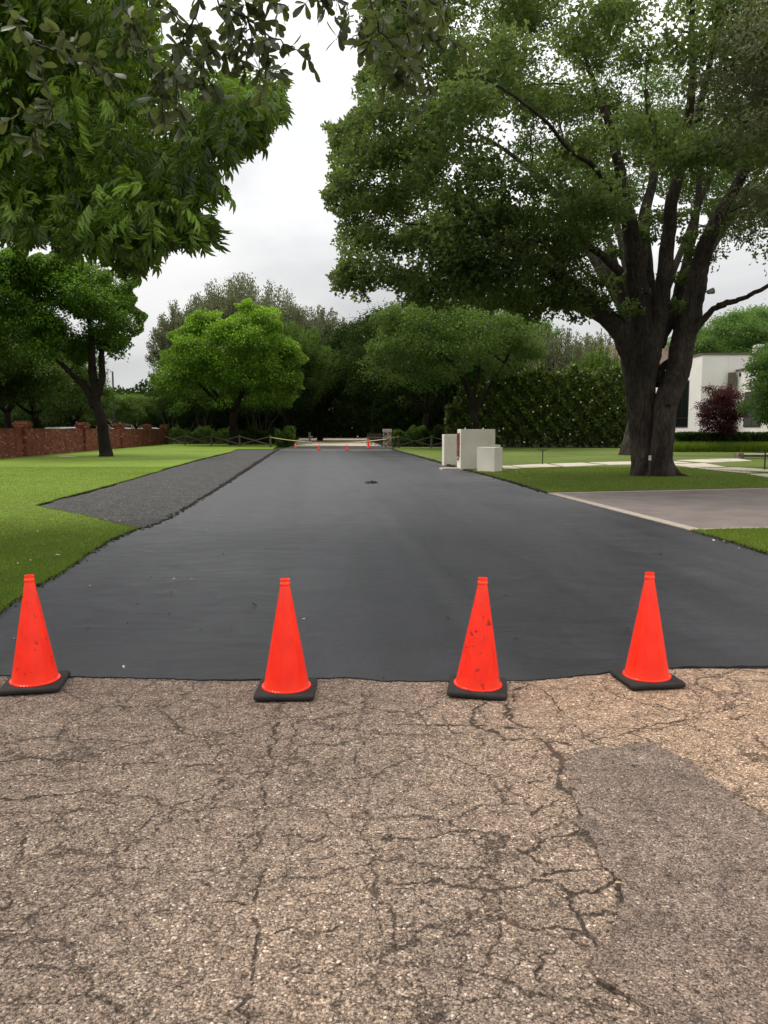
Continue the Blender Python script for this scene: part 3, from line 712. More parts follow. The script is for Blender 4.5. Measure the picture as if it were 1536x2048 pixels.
def grow(wood, nodes, nrad, clumps, sides=5, kr=.014, up=.15):
    nodes = list(nodes); nrad = list(nrad)
    start = np.mean(nodes[:3], axis=0)
    order = np.argsort([np.linalg.norm(c - start) for c in clumps])
    for oi in order:
        c = clumps[oi]; A = np.array(nodes); d = np.linalg.norm(A - c, axis=1)
        pen = d * (1 + .6 * np.clip((A[:, 2] - c[2]) / (d + .1), 0, 1)) - .5 * np.array(nrad) * 4
        i = int(np.argmin(pen)); a = A[i]; L = d[i]
        if L < .25: continue
        r0 = min(nrad[i] * .75, kr * L + .012 + .0 * L); k = max(3, int(L / .6) + 2)
        mid = (a + c) / 2 + np.array((0, 0, up * L)) + rng.normal(size=3) * .09 * L
        t_ = np.linspace(0, 1, k)[:, None]
        P = (1 - t_) ** 2 * a + 2 * t_ * (1 - t_) * mid + t_ ** 2 * c
        P[1:-1] += rng.normal(size=(k - 2, 3)) * .035 * L / 2
        rad = r0 * (1 - .75 * t_[:, 0])
        wood.tube(P, rad, sides)
        nodes += list(P[1:]); nrad += list(rad[1:])
def clump_leaves(clumps, crad, n_total, sub=9, flat=.75, droop=.35, sig=.32, outward=None, hang=0.0, topup=.35):
    """leaf positions gathered in small tufts around every clump"""
    C = np.array(clumps); n = len(C); crad = np.broadcast_to(crad, n)
    per = np.maximum(1, (n_total * crad ** 2 / np.sum(crad ** 2))).astype(int)
    P, Dd, Sh = [], [], []
    cen = C.mean(0) if outward is None else np.array(outward); zmin, zmax = C[:, 2].min(), C[:, 2].max() + 1e-3
    for i in range(n):
        k = per[i]; ns = sub
        dirs = rng.normal(size=(ns, 3)); dirs[:, 2] = np.abs(dirs[:, 2]) * .8 - .25; dirs += (C[i] - cen) / (np.linalg.norm(C[i] - cen) + 1) * .6
        dirs /= np.linalg.norm(dirs, axis=1, keepdims=True)
        sc = C[i] + dirs * crad[i] * rng.uniform(.35, 1.0, (ns, 1)) * np.array((1, 1, flat))
        w = rng.integers(0, ns, k); off = rng.normal(size=(k, 3)) * crad[i] * sig * np.array((1, 1, .7))
        p = sc[w] + off; p[:, 2] -= hang * rng.uniform(0, 1, k) ** 2
        dd = off / (np.linalg.norm(off, axis=1, keepdims=True) + 1e-6) + rng.normal(size=(k, 3)) * .5; dd[:, 2] -= droop
        tone = rng.normal(0, .10); ts = rng.normal(0, .08, ns)
        s = .36 + tone + ts[w] + rng.normal(0, .15, k) + topup * ((C[i][2] - zmin) / (zmax - zmin) - .4) + .20 * np.clip(off[:, 2] / (crad[i] * sig + 1e-6), -1.5, 1.5) + .18 * np.clip((sc[w][:, 2] - C[i][2]) / (crad[i] * flat), -1, 1)  # tops tinted lighter, undersides darker: light from above put into leaf colour
        P.append(p); Dd.append(dd); Sh.append(s)
    return np.concatenate(P), np.concatenate(Dd), np.concatenate(Sh)
def ellipsoid_clumps(c, r, n, inner=.45, poly=None, zmin=None, mind=.0, seed=0, lump=.0):
    rr = np.random.default_rng(seed); out = []; tries = 0
    while len(out) < n and tries < n * 400:
        tries += 1
        d = rr.normal(size=3); d /= np.linalg.norm(d); q = inner + (1 - inner) * rr.uniform() ** .6
        if lump: q *= 1 + lump * mnoise.noise(Vector(d * 2.1 + seed * 1.7))
        p = np.array(c) + d * q * np.array(r)
        if zmin is not None and p[2] < zmin: continue
        if poly is not None:
            u, v = proj(p)
            if not inpoly(u, v, poly): continue
        if mind and out and np.min(np.linalg.norm(np.array(out) - p, axis=1)) < mind: continue
        out.append(p)
    return out
def lobe_clumps(c, r, K, n, lr, poly=None, zmin=None, seed=0, mind=.5):
    # foliage pads: clumps sit on the upper and outer skin of K lobes that crowd the crown's surface
    rr = np.random.default_rng(seed + 900); c = np.array(c, float); r = np.array(r, float); lobes = []; tries = 0
    while len(lobes) < K and tries < 4000:
        tries += 1
        d = rr.normal(size=3); d /= np.linalg.norm(d)
        if d[2] < -.55: continue
        p = c + d * (r - lr * .8) * rr.uniform(.72, 1.0)
        if poly is not None:
            u, v = proj(p)
            if not inpoly(u, v, poly): continue
        if lobes and min(np.linalg.norm((q - p)) for q in lobes) < lr * 1.05: continue
        lobes.append(p)
    out = []
    for p in lobes:
        R_ = lr * rr.uniform(.8, 1.25); o_ = (p - c) / (np.linalg.norm(p - c) + 1e-6)
        for _ in range(max(3, int(n / len(lobes)))):
            d = rr.normal(size=3) * .75 + o_ * .55 + np.array((0, 0, .45)); d /= np.linalg.norm(d)
            q = p + d * R_ * np.array((1, 1, .72))
            if zmin is not None and q[2] < zmin: continue
            out.append(q)
    return out
def tree(name, label, cat, base, trunk, leafm, leaves, size, c, r, n_cl=60, crad=1.3, inner=.4, poly=None, limbs=None, bark='bark_d', group=None,
         zmin=None, mind=.6, seed=1, tmpl=None, droop=.35, hang=0, lump=.25, flat=.75, sides=8, sig=.32, topup=.35, extra=None, sub=9, nlimb=5, nup=.8, kr=.014, trimp=None, lobes=None):
    """base (x,y); trunk: list of (dx,dy,z,r)"""
    B = np.array((base[0], base[1], 0.0)); root = empty(name, tuple(B), label, cat, group)
    wd = Wood(); tp = [np.array((base[0] + t_[0], base[1] + t_[1], t_[2], t_[3])) for t_ in trunk]
    C = limb_smooth(tp, 6, .02); C[0, 3] *= 1.35; C[1, 3] *= 1.12
    wd.tube(C[:, :3], C[:, 3], 12, .10)
    nodes = list(C[len(C) // 2:, :3]); nr = list(C[len(C) // 2:, 3])
    top = C[-1]
    rs = np.random.default_rng(seed + 50)
    if limbs is None:
        limbs = []
        for k in range(nlimb):
            a = 2 * math.pi * (k + rs.uniform(-.3, .3)) / nlimb; e = np.array(c) + np.array(r) * np.array((math.cos(a) * .62, math.sin(a) * .62, rs.uniform(-.1, .5)))
            m_ = (top[:3] * .55 + e * .45) + np.array((0, 0, -.05 * r[2])) + rs.normal(size=3) * .2
            limbs.append([tuple(top[:3]) + (top[3] * .62,), tuple(m_) + (top[3] * .42,), tuple(e) + (top[3] * .15,)])
    for lb in limbs:
        Lb = limb_smooth(lb, 6, .05); wd.tube(Lb[:, :3], Lb[:, 3], sides, .06); nodes += list(Lb[2:, :3]); nr += list(Lb[2:, 3])
    cl = ellipsoid_clumps(c, r, n_cl, inner, poly, zmin, mind, seed, lump)
    if lobes: cl = lobe_clumps(c, r, lobes[0], n_cl, lobes[1], poly, zmin, seed) + cl[::5]
    if extra is not None: cl += [np.array(e) for e in extra]
    grow(wd, nodes, nr, cl, 5, kr)
    link('trunk', wd.mesh('trunk', B), M[bark], root, True)
    P, Dd, Sh = clump_leaves(cl, crad * np.random.default_rng(seed).uniform(.75, 1.25, len(cl)), leaves, sub, flat, droop, sig, None, hang, topup)
    if trimp is not None: P, Dd, Sh = trim(P, Dd, Sh, trimp, size, seed)
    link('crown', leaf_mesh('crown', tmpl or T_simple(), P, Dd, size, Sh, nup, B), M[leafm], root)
    return root
def dup(root, loc, rz, sc, label, group=None, szc=None):
    r_ = root.copy(); COL.objects.link(r_); r_.location = loc; r_.rotation_euler = (0, 0, rz); r_.scale = (sc, sc, szc or sc); r_['label'] = label
    if group: r_['group'] = group
    for ch in root.children:
        c_ = ch.copy(); COL.objects.link(c_); c_.parent = r_
    return r_

# ---- the big oak on the right lawn
YO = 28.3
def LP(pts, Y0=YO):     # (u, v, width px, depth offset)
    return [tuple(D(u, v, Y0 + dy)) + (w / 2 * (Y0 + dy) / F,) for (u, v, w, dy) in pts]
ob = np.array((*G(1305, 948), 0.0))
oak = empty('oak_tree', tuple(ob), 'huge spreading oak with thick forked trunk on the right lawn beside the driveway', 'tree')
wd = Wood()
A1 = limb_smooth(LP([(1304, 956, 98, 0), (1301, 935, 78, 0), (1294, 900, 62, 0), (1285, 830, 54, 0), (1281, 765, 60, 0), (1282, 700, 78, 0), (1288, 650, 60, .1)]), 10)
wd.tube(A1[:, :3], A1[:, 3], 30, .07)
A2 = limb_smooth(LP([(1322, 958, 58, -.8), (1322, 920, 44, -.9), (1327, 860, 42, -.8), (1333, 800, 46, -.5), (1355, 745, 46, -.1), (1364, 690, 46, 0), (1376, 640, 42, .1)]), 10)
wd.tube(A2[:, :3], A2[:, 3], 26, .08)
# root flare buttresses
for (du, dv, w) in ((-30, 4, 30), (48, 8, 26), (-8, 12, 34), (22, 14, 30)):
    Fl = limb_smooth(LP([(1305 + du * .25, 880, w, -.2), (1305 + du * .55, 925, w * 1.05, -.4), (1305 + du, 949 + dv * .2, w * .8, -.7), (1305 + du * 1.45, 955 + dv * .3, w * .3, -1.0)]), 6)
    Fl[:, 2] = np.maximum(Fl[:, 2], .0); wd.tube(Fl[:, :3], Fl[:, 3], 12, .1)
kn = limb_smooth(LP([(1336, 812, 10, -1.0), (1342, 795, 30, -.75), (1350, 778, 12, -.6)]), 5); wd.tube(kn[:, :3], kn[:, 3], 12, .15)
kn = limb_smooth(LP([(1312, 770, 22, .1), (1325, 735, 15, .3), (1345, 722, 18, .2)]), 5); wd.tube(kn[:, :3], kn[:, 3], 10, .1)
link('trunk', wd.mesh('trunk', ob), M['bark'], oak, True)
limb_def = [
 [(1276, 725, 50, 0), (1258, 695, 46, -.1), (1236, 660, 40, -.4), (1195, 615, 34, -1), (1150, 575, 28, -2), (1080, 525, 21, -3), (1000, 480, 15, -4), (900, 455, 9, -5), (810, 445, 5, -6)],
 [(1236, 655, 26, -.4), (1180, 625, 20, 0), (1110, 595, 15, 1), (1050, 560, 11, 2), (960, 560, 7, 3), (850, 545, 5, 4)],
 [(1274, 690, 44, .3), (1262, 640, 38, .6), (1240, 590, 32, 1.2), (1200, 530, 26, 2), (1160, 470, 20, 3), (1120, 400, 14, 4), (1050, 330, 9, 5), (960, 270, 5, 6)],
 [(1283, 690, 52, -.1), (1281, 620, 44, -.2), (1274, 550, 40, -.5), (1266, 480, 34, -.9), (1250, 400, 26, -1.5), (1232, 300, 18, -2), (1195, 190, 12, -2.5), (1150, 60, 6, -3)],
 [(1290, 680, 44, .5), (1294, 600, 34, .9), (1288, 520, 30, 1.2), (1290, 430, 22, 1.8), (1310, 330, 15, 2.5), (1290, 180, 9, 3)],
 [(1300, 690, 50, 0), (1314, 640, 40, -.2), (1324, 580, 33, -.4), (1334, 500, 28, -.8), (1344, 400, 24, -1.4), (1372, 280, 18, -2), (1384, 120, 12, -3), (1380, -80, 6, -4)],
 [(1312, 690, 34, .3), (1336, 640, 27, .5), (1356, 590, 23, .8), (1375, 520, 18, 1.4), (1392, 430, 13, 2), (1400, 300, 9, 3)],
 [(1370, 660, 48, .1), (1382, 610, 42, .0), (1396, 550, 36, -.2), (1412, 490, 30, -.6), (1446, 420, 24, -1), (1500, 320, 18, -1.5), (1560, 200, 12, -2), (1620, 60, 7, -3)],
 [(1380, 665, 20, -.1), (1402, 642, 15, -.3), (1428, 618, 11, -.6), (1444, 609, 13, -.8), (1476, 600, 9.5, -1.1), (1510, 585, 8.5, -1.4), (1560, 563, 7, -1.8), (1640, 545, 4, -2)],
 [(1240, 545, 18, -.6), (1190, 500, 14, -1.6), (1120, 480, 11, -3), (1040, 482, 8, -4.5), (960, 480, 5, -6)],
 [(1258, 440, 14, -1.2), (1200, 350, 10, -3), (1130, 290, 8, -4.5), (1060, 215, 6, -6), (960, 150, 4, -7)],
 [(1395, 250, 14, -2), (1420, 120, 10, -3), (1450, -40, 5, -4)],
 [(1388, 560, 18, .5), (1420, 470, 13, 1.5), (1460, 400, 9, 2.5), (1530, 350, 5, 4)],
]
nodes, nr = [], []
for ld in limb_def:
    Lb = limb_smooth(LP(ld), 7, .03); w1 = Wood(); w1.tube(Lb[:, :3], Lb[:, 3], 14, .07)
    link('limb', w1.mesh('limb', ob), M['bark'], oak, True); nodes += list(Lb[6:, :3]); nr += list(Lb[6:, 3])
oak_poly = [(700, -900), (2300, -900), (2300, 300), (1700, 520), (1536, 560), (1455, 555), (1440, 500), (1420, 440), (1370, 395), (1320, 385), (1270, 430), (1215, 500), (1180, 560), (1130, 590), (1090, 610), (1000, 590), (900, 592), (850, 600), (800, 575), (760, 560),
            (720, 585), (690, 585), (680, 545), (695, 500), (700, 455), (675, 420), (672, 360), (690, 330), (668, 285), (680, 255), (720, 235), (735, 215), (715, 190), (745, 130), (745, 60), (735, -60)]
oc = ellipsoid_clumps((8.2, 27.6, 12.6), (10.6, 9.5, 9.2), 330, .38, oak_poly, 4.6, .95, 3, .12)
def gap(p):
    return mnoise.noise(Vector(p) * .33 + Vector((3.3, 1, 7))) > -.16
oc = [p for p in oc if gap(p)]
# lower skirts on the left, lobed outline, hanging sprays
for (u, v, Y) in [(690, 275, 25), (705, 300, 27), (683, 385, 26), (705, 370, 24), (700, 410, 27), (725, 440, 26), (700, 550, 25), (715, 575, 26), (740, 545, 25), (775, 545, 24), (810, 560, 26), (850, 575, 27), (880, 590, 24), (930, 575, 25),
                  (720, 250, 26), (760, 220, 25), (750, 170, 26), (770, 120, 25), (765, 60, 26), (770, 10, 27), (980, 580, 27), (1030, 590, 25), (1075, 600, 27), (1110, 585, 26), (1000, 540, 24), (900, 520, 24), (820, 500, 25), (760, 490, 25), (730, 480, 26), (860, 470, 24), (950, 500, 23),
                  (1040, 530, 24), (1090, 480, 25), (1140, 530, 27), (1020, 440, 23), (920, 420, 23), (800, 400, 25), (740, 340, 25), (820, 320, 25), (900, 340, 23), (1000, 360, 22), (1100, 380, 22), (1190, 420, 24), (1120, 600, 27), (1170, 470, 26), (1060, 620, 27), (1010, 610, 28)]:
    oc.append(D(u, v, Y))
tw = Wood(); grow(tw, nodes, nr, oc, 5, .011)
o = link('twigs', tw.mesh('twigs', ob), M['bark'], oak, True); o['kind'] = 'stuff'
P, Dd, Sh = clump_leaves(oc, np.random.default_rng(4).uniform(.75, 1.3, len(oc)), 118000, 13, .62, .25, .25, (9, 28, 11), .0, .3)
oak_out = OAK_OUT = [(640, -900), (2400, -900), (2400, 420), (1700, 560), (1470, 600), (1440, 540), (1405, 440), (1370, 395), (1300, 395), (1262, 430), (1235, 500), (1210, 570), (1180, 640), (1130, 655), (1060, 645), (1000, 620), (900, 620), (850, 625), (800, 600), (765, 585), (730, 600), (695, 612), (668, 590), (665, 545), (680, 500), (668, 450), (655, 420), (648, 370), (668, 335), (650, 285), (652, 262), (690, 235), (715, 215), (700, 190), (730, 130), (722, 60), (700, -60)]
P, Dd, Sh = trim(P, Dd, Sh, oak_out, .13, 2, 8)
# small epicormic sprays along the big limbs
sp_c = [tuple(D(u + rng.normal() * 6, v + rng.normal() * 6, Y)) for (u, v, Y) in [(1215, 600, 27), (1180, 590, 26.5), (1240, 620, 27.5), (1205, 555, 28), (1255, 560, 29), (1300, 470, 28), (1338, 560, 29), (1312, 600, 28.6), (1345, 620, 28), (1372, 545, 28.5), (1402, 500, 28), (1418, 455, 27.5), (1320, 430, 28), (1365, 430, 28), (1165, 640, 26.5), (1140, 610, 26), (1150, 560, 26), (1225, 500, 28.5), (1270, 480, 28), (1385, 470, 29)]]
P_, D_, S_ = clump_leaves(sp_c, rng.uniform(.28, .55, len(sp_c)), 2300, 6, .8, .2, .35, (9, 28, 11), .0, .2)
P = np.concatenate([P, P_]); Dd = np.concatenate([Dd, D_]); Sh = np.concatenate([Sh, S_ - .1])
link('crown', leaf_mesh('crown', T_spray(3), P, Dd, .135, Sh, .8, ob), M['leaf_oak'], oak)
# second oak close behind, its brown trunk just left of the first
b2 = G(1266, 911)
oak2 = tree('oak_tree', 'second big oak standing close behind the left edge of the huge oak trunk', 'tree', b2,
     [(-.05, 0, -.6, .95), (-.05, 0, .35, .74), (0.1, 0, 1.2, .64), (0.25, 0, 2.2, .60), (.45, 0, 4.4, .58), (.5, .2, 6.2, .50)], 'leaf_mid', 22000, .16, (b2[0] + 3.5, b2[1] + 3, 19), (10, 7, 6), 90, 1.5, .3, None, None, 'bark', None, 13.0, 1.2, 21, T_spray(3), lump=.2, trimp=OAK_OUT)

# ---- live oak whose outer branches hang in over the top right (small grey leaves)
rb = D(1660, 900, 17.5)
rp = [(1300, -900), (2600, -900), (2600, 700), (1600, 620), (1536, 545), (1500, 520), (1470, 540), (1450, 560), (1425, 530), (1390, 500), (1360, 455), (1395, 400), (1420, 330), (1400, 260), (1440, 180), (1460, 90), (1440, 0)]
tree('live_oak_tree', 'grey green live oak hanging in from the right edge in front of the huge oak', 'tree', (rb[0] + 3.2, 18.0), [(0, 0, -.1, .42), (.1, 0, 1.5, .36), (-.2, 0, 3.2, .33)], 'leaf_grey', 26000, .085,
     (rb[0] + 1.6, 18.5, 8.6), (4.6, 4.0, 4.6), 95, .8, .4, rp, None, 'bark', None, 4.4, .5, 31, T_spray(3), droop=.5, sig=.36, topup=.2, nlimb=6)

# ---- pecan over the left lawn, long drooping leaves
pecan_poly = [(-1500, -900), (260, -900), (280, -200), (275, 40), (380, 125), (470, 155), (545, 185), (545, 250), (520, 265), (470, 270), (440, 290), (430, 330), (412, 360), (385, 385), (400, 430), (408, 475), (385, 500), (350, 480), (330, 455), (300, 500), (250, 540), (200, 520), (150, 505), (90, 490), (0, 495), (-300, 560), (-1500, 700)]
pe = tree('pecan_tree', 'large pecan with long drooping leaves filling the upper left above the lawn', 'tree', (-8.6, 12.2), [(0, 0, -.1, .34), (.1, 0, 1.6, .29), (.2, 0, 3.4, .27), (.5, -.1, 5, .22)], 'leaf_pecan', 31000, .255,
     (-6.4, 11.6, 7.6), (5.6, 4.2, 4.2), 210, .62, .42, pecan_poly, None, 'bark_d', None, 3.55, .38, 8, T_compound(), droop=.75, lump=.1, flat=.8, sig=.42, topup=.45, nlimb=7, sub=7, nup=.7, trimp=[(-1500, -900), (280, -900), (300, -200), (300, 30), (340, 90), (410, 135), (490, 150), (568, 170), (545, 250), (505, 275), (480, 300), (455, 330), (440, 370), (410, 385), (412, 425), (420, 460), (392, 490), (345, 465), (318, 468), (300, 510), (278, 545), (235, 530), (200, 500), (150, 488), (90, 470), (0, 472), (-300, 530), (-1500, 700)],
     extra=[tuple(D(*q)) for q in [(540, 190, 10.4), (548, 225, 10.4), (510, 200, 10), (520, 245, 10.3), (480, 170, 10.5), (470, 250, 9.8), (425, 350, 9.7), (400, 475, 9.9), (380, 420, 10), (395, 440, 9.8), (340, 440, 9.6), (300, 480, 9.8), (250, 500, 10), (280, 540, 10.5), (200, 490, 10), (120, 470, 9.8), (40, 480, 9.5)]])

# ---- near live-oak spray overhead, trunk standing behind the viewer
no = empty('live_oak_tree', (-4.2, -2.6, 0), 'near live oak whose dark leafy twigs hang into the top edge from overhead', 'tree')
nb = np.array((-4.2, -2.6, 0))
wd = Wood()
C = limb_smooth([(-4.2, -2.6, -.05, .36), (-4.15, -2.5, .8, .26), (-4.0, -2.4, 2.2, .23), (-3.6, -2.0, 3.4, .20)], 8); C[0, 3] *= 1.3
wd.tube(C[:, :3], C[:, 3], 16, .1)
for lb in ([(-3.6, -2, 3.4, .13), (-2.6, -.4, 4.0, .09), (-1.7, 1.6, 3.75, .055), (-1.1, 3.0, 3.62, .03), (-.6, 3.9, 3.7, .015)], [(-3.6, -2, 3.4, .12), (-3.4, 0, 4.0, .08), (-2.7, 2.2, 3.8, .045), (-2.0, 3.2, 3.75, .02)],
           [(-2.6, -.4, 4.0, .07), (-1.2, .9, 4.1, .05), (0, 2.2, 3.9, .03), (.35, 3.1, 3.7, .015)]):
    Lb = limb_smooth(lb, 8, .015); wd.tube(Lb[:, :3], Lb[:, 3], 9, .06)
link('trunk', wd.mesh('trunk', nb), M['bark_d'], no, True)
twd = [([(-60, -120), (20, 10), (60, 90), (90, 170), (110, 230)], 2.9), ([(60, 90), (150, 110), (200, 160)], 2.9), ([(230, -100), (250, 20), (290, 90), (325, 150)], 3.0),
       ([(380, -120), (400, 10), (365, 80), (350, 150), (352, 220)], 3.0), ([(430, -130), (440, 10), (455, 60), (452, 120)], 3.2), ([(430, -60), (480, 25), (530, 65), (575, 90), (605, 100)], 3.2),
       ([(440, 10), (495, 40), (505, 110)], 3.2), ([(530, 65), (520, 120), (540, 145)], 3.3), ([(300, -100), (330, 0), (370, 50), (420, 90)], 3.1), ([(520, -120), (530, -20), (560, 10)], 3.3), ([(470, -120), (480, -30), (500, 20)], 3.3),
       ([(620, -140), (650, -20), (690, 0), (700, 30)], 3.2), ([(600, -120), (640, -10), (650, 10)], 3.3), ([(770, -140), (745, -10), (725, 50), (700, 85)], 3.1), ([(740, 0), (760, 60), (790, 90)], 3.1), ([(800, -140), (805, 10), (820, 90), (850, 150), (860, 195)], 3.2),
       ([(805, 10), (850, 40), (880, 80)], 3.2), ([(820, 90), (800, 120), (790, 145)], 3.2), ([(860, -120), (880, -20), (900, 40)], 3.4), ([(800, -60), (840, -20), (860, 20)], 3.2), ([(430, 100), (400, 120), (385, 170)], 3.1), ([(345, 110), (320, 160), (325, 200)], 3.0)]
tw = Wood(); LP_, LD_, LS_ = [], [], []
for pl, Y in twd:
    pts = np.array([D(u, v, Y + rng.normal() * .05 + .3 * max(0, -v) / 100 * .5) for u, v in pl]); A = np.hstack([pts, np.linspace(.0048, .0015, len(pts))[:, None]])
    C = limb_smooth(A, 8, .008, .0012); tw.tube(C[:, :3], C[:, 3], 5)
    runs = [C[:, :3]]
    for _ in range(4):
        i = rng.integers(2, len(C) - 1); d = rng.normal(size=3) * .5 + (C[i, :3] - C[i - 1, :3]) * 12; d[2] -= .25; d /= np.linalg.norm(d); L = rng.uniform(.06, .17)
        q = C[i, :3] + d * np.linspace(0, L, 5)[:, None]; q[:, 2] -= np.linspace(0, 1, 5) ** 2 * .03; tw.tube(q, np.linspace(.0018, .0009, 5), 4); runs.append(q)
    for k, q in enumerate(runs):
        seg = np.linalg.norm(np.diff(q, axis=0), axis=1).sum(); m_ = int(seg / (.030 if k == 0 else .016)) + 2
        for _ in range(m_):
            t_ = (rng.uniform(.25, 1) if k else rng.uniform(.15, 1)) * (len(q) - 1); i = min(int(t_), len(q) - 2); p = q[i] + (q[i + 1] - q[i]) * (t_ - i)
            ax = q[i + 1] - q[i]; ax = ax / (np.linalg.norm(ax) + 1e-9); d = ax * .6 + rng.normal(size=3) * .6; d[2] -= .15
            LP_.append(p); LD_.append(d); LS_.append(rng.beta(2, 2))
o = link('twigs', tw.mesh('twigs', nb), M['twig'], no, True); o['kind'] = 'stuff'
link('foliage', leaf_mesh('foliage', T_obov(), np.array(LP_), np.array(LD_), .058, np.array(LS_), .2, nb), M['leaf_near'], no)

# ---- tree on the left lawn
t1 = G(213, 914)
tp = [(-70, 520), (-60, 500), (60, 500), (150, 510), (225, 515), (255, 560), (268, 600), (272, 650), (262, 690), (265, 720), (240, 735), (215, 725), (180, 700), (130, 735), (60, 742), (0, 735), (-80, 760), (-160, 740), (-180, 560)]
def wp(u, v, Y, w): return tuple(D(u, v, Y)) + (w / 2 * Y / F,)
Y1 = t1[1]
tree('shade_tree', 'leaning dark trunked tree with dense green crown on the left lawn by the brick wall', 'tree', t1, [(0, 0, -.1, .42), (-.05, 0, .6, .36), (-.2, 0, 2.0, .31), (-.55, 0, 3.4, .30)], 'leaf_lawn', 115000, .185,
     (D(105, 630, Y1)[0], Y1, 7.9), (5.6, 4.6, 4.1), 210, .78, .35, tp, [[wp(190, 812, Y1, 22), wp(172, 775, Y1, 15), wp(140, 745, Y1 - .5, 10), (D(90, 700, Y1)[0], Y1 - 1, 6.5, .05)], [wp(192, 800, Y1, 20), wp(186, 740, Y1, 17), wp(183, 680, Y1, 11), wp(170, 600, Y1, 5)],
     [wp(196, 790, Y1, 17), wp(204, 750, Y1, 14), wp(205, 700, Y1 + .5, 11), wp(225, 640, Y1 + 1, 5)]], 'bark_d', None, 4.3, .7, 12, None, lump=.1, sig=.30, topup=.5, nup=1.3, sub=9, lobes=(26, 1.35), trimp=[(u_ + (12 if u_ > 120 else -12), v_) for u_, v_ in tp])

# ---- bright green tree mid left
t2 = G(466, 891)
tp = [(305, 800), (300, 740), (325, 700), (345, 670), (365, 645), (375, 620), (420, 610), (440, 628), (480, 615), (500, 605), (535, 600), (560, 640), (575, 680), (600, 700), (612, 740), (612, 765), (590, 790), (585, 830), (540, 845), (480, 810), (420, 815), (380, 825), (330, 850), (300, 840)]
Y2 = t2[1]
tree('bright_tree', 'rounded bright green tree standing at the rail fence left of the road', 'tree', t2, [(0, 0, -.1, .48), (0, 0, .8, .40), (.05, 0, 2.4, .36), (.1, 0, 3.3, .38)], 'leaf_bright', 110000, .24,
     (D(458, 730, Y2)[0], Y2, 7.9), (7.9, 6.5, 6.5), 330, .95, .5, tp, None, 'bark_d', None, 2.6, 1.0, 13, None, lump=.05, sig=.30, topup=.5, droop=.1, nup=1.5, sub=9, lobes=(40, 1.75), trimp=tp)
# small trunks beneath it, willowy understory
# ---- feathery grey trees behind it
def feather(name, label, u, Y, top, rad, leaves, seed, group, c=None, leafm='leaf_grey', trunk_r=.45):
    x = (u - 768) / F * Y; H = EYE + (858 - top) / F * Y
    B = np.array((x, Y, 0)); root = empty(name, tuple(B), label, 'tree', group); rs = np.random.default_rng(seed)
    wd = Wood(); C = limb_smooth([(x, Y, -.1, trunk_r), (x + .1, Y, H * .15, trunk_r * .8), (x, Y, H * .3, trunk_r * .7)], 6); wd.tube(C[:, :3], C[:, 3], 9, .1)
    P, Dd, Sh = [], [], []
    nst = int(150 * rad / 8)
    for k in range(nst):
        a = rs.uniform(0, 2 * math.pi); q = rs.uniform() ** .55
        ex, ey = x + math.cos(a) * rad * q, Y + math.sin(a) * rad * .8 * q
        ez = H * (.55 + .45 * math.sqrt(max(0, 1 - q * q))) * rs.uniform(.82, 1.0)
        b0 = np.array((x + math.cos(a) * rad * q * .25, Y + math.sin(a) * rad * .2 * q, H * rs.uniform(.22, .34)))
        mid = np.array((x + math.cos(a) * rad * q * .8, Y + math.sin(a) * rad * .65 * q, H * .5)); e = np.array((ex, ey, ez))
        t_ = np.linspace(0, 1, 9)[:, None]; path = (1 - t_) ** 2 * b0 + 2 * t_ * (1 - t_) * mid + t_ ** 2 * e
        wd.tube(path, np.linspace(.07, .012, 9), 4)
        m_ = leaves // nst; tt = rs.uniform(.15, 1.0, m_) ** .8; ii = np.clip((tt * 8).astype(int), 0, 7); fr_ = (tt * 8 - ii)[:, None]
        p = path[ii] * (1 - fr_) + path[ii + 1] * fr_; sp = (1.25 - tt * .95)[:, None] * rad * .085
        off = rs.normal(size=(m_, 3)) * sp; p = p + off
        d = (path[ii + 1] - path[ii]); d = d / (np.linalg.norm(d, axis=1, keepdims=True) + 1e-6) * .8 + rs.normal(size=(m_, 3)) * .5; d[:, 2] += .3
        P.append(p); Dd.append(d); Sh.append(.35 + .3 * tt + rs.normal(0, .15, m_) + rs.normal(0, .08))
    link('trunk', wd.mesh('trunk', B), M['bark_d'], root, True)
    link('crown', leaf_mesh('crown', T_simple(), np.concatenate(P), np.concatenate(Dd), .26 * Y / 100, np.concatenate(Sh), .4, B), M[leafm], root)
    return root
gF = 'tall feathery grey green trees along the road'
feather('willowy_tree', 'tallest feathery grey green tree rising behind the bright green tree', 500, 108, 556, 11, 120000, 41, gF)
feather('willowy_tree', 'feathery grey green tree spreading at the left behind the bright green tree', 414, 104, 588, 7.2, 70000, 42, gF)
feather('willowy_tree', 'feathery dark grey tree right of the bright green tree, by the road', 640, 112, 618, 6, 60000, 43, gF)
feather('willowy_tree', 'feathery tree between the bright green tree and the road opening', 585, 100, 640, 6.5, 60000, 44, gF, leafm='leaf_mid')

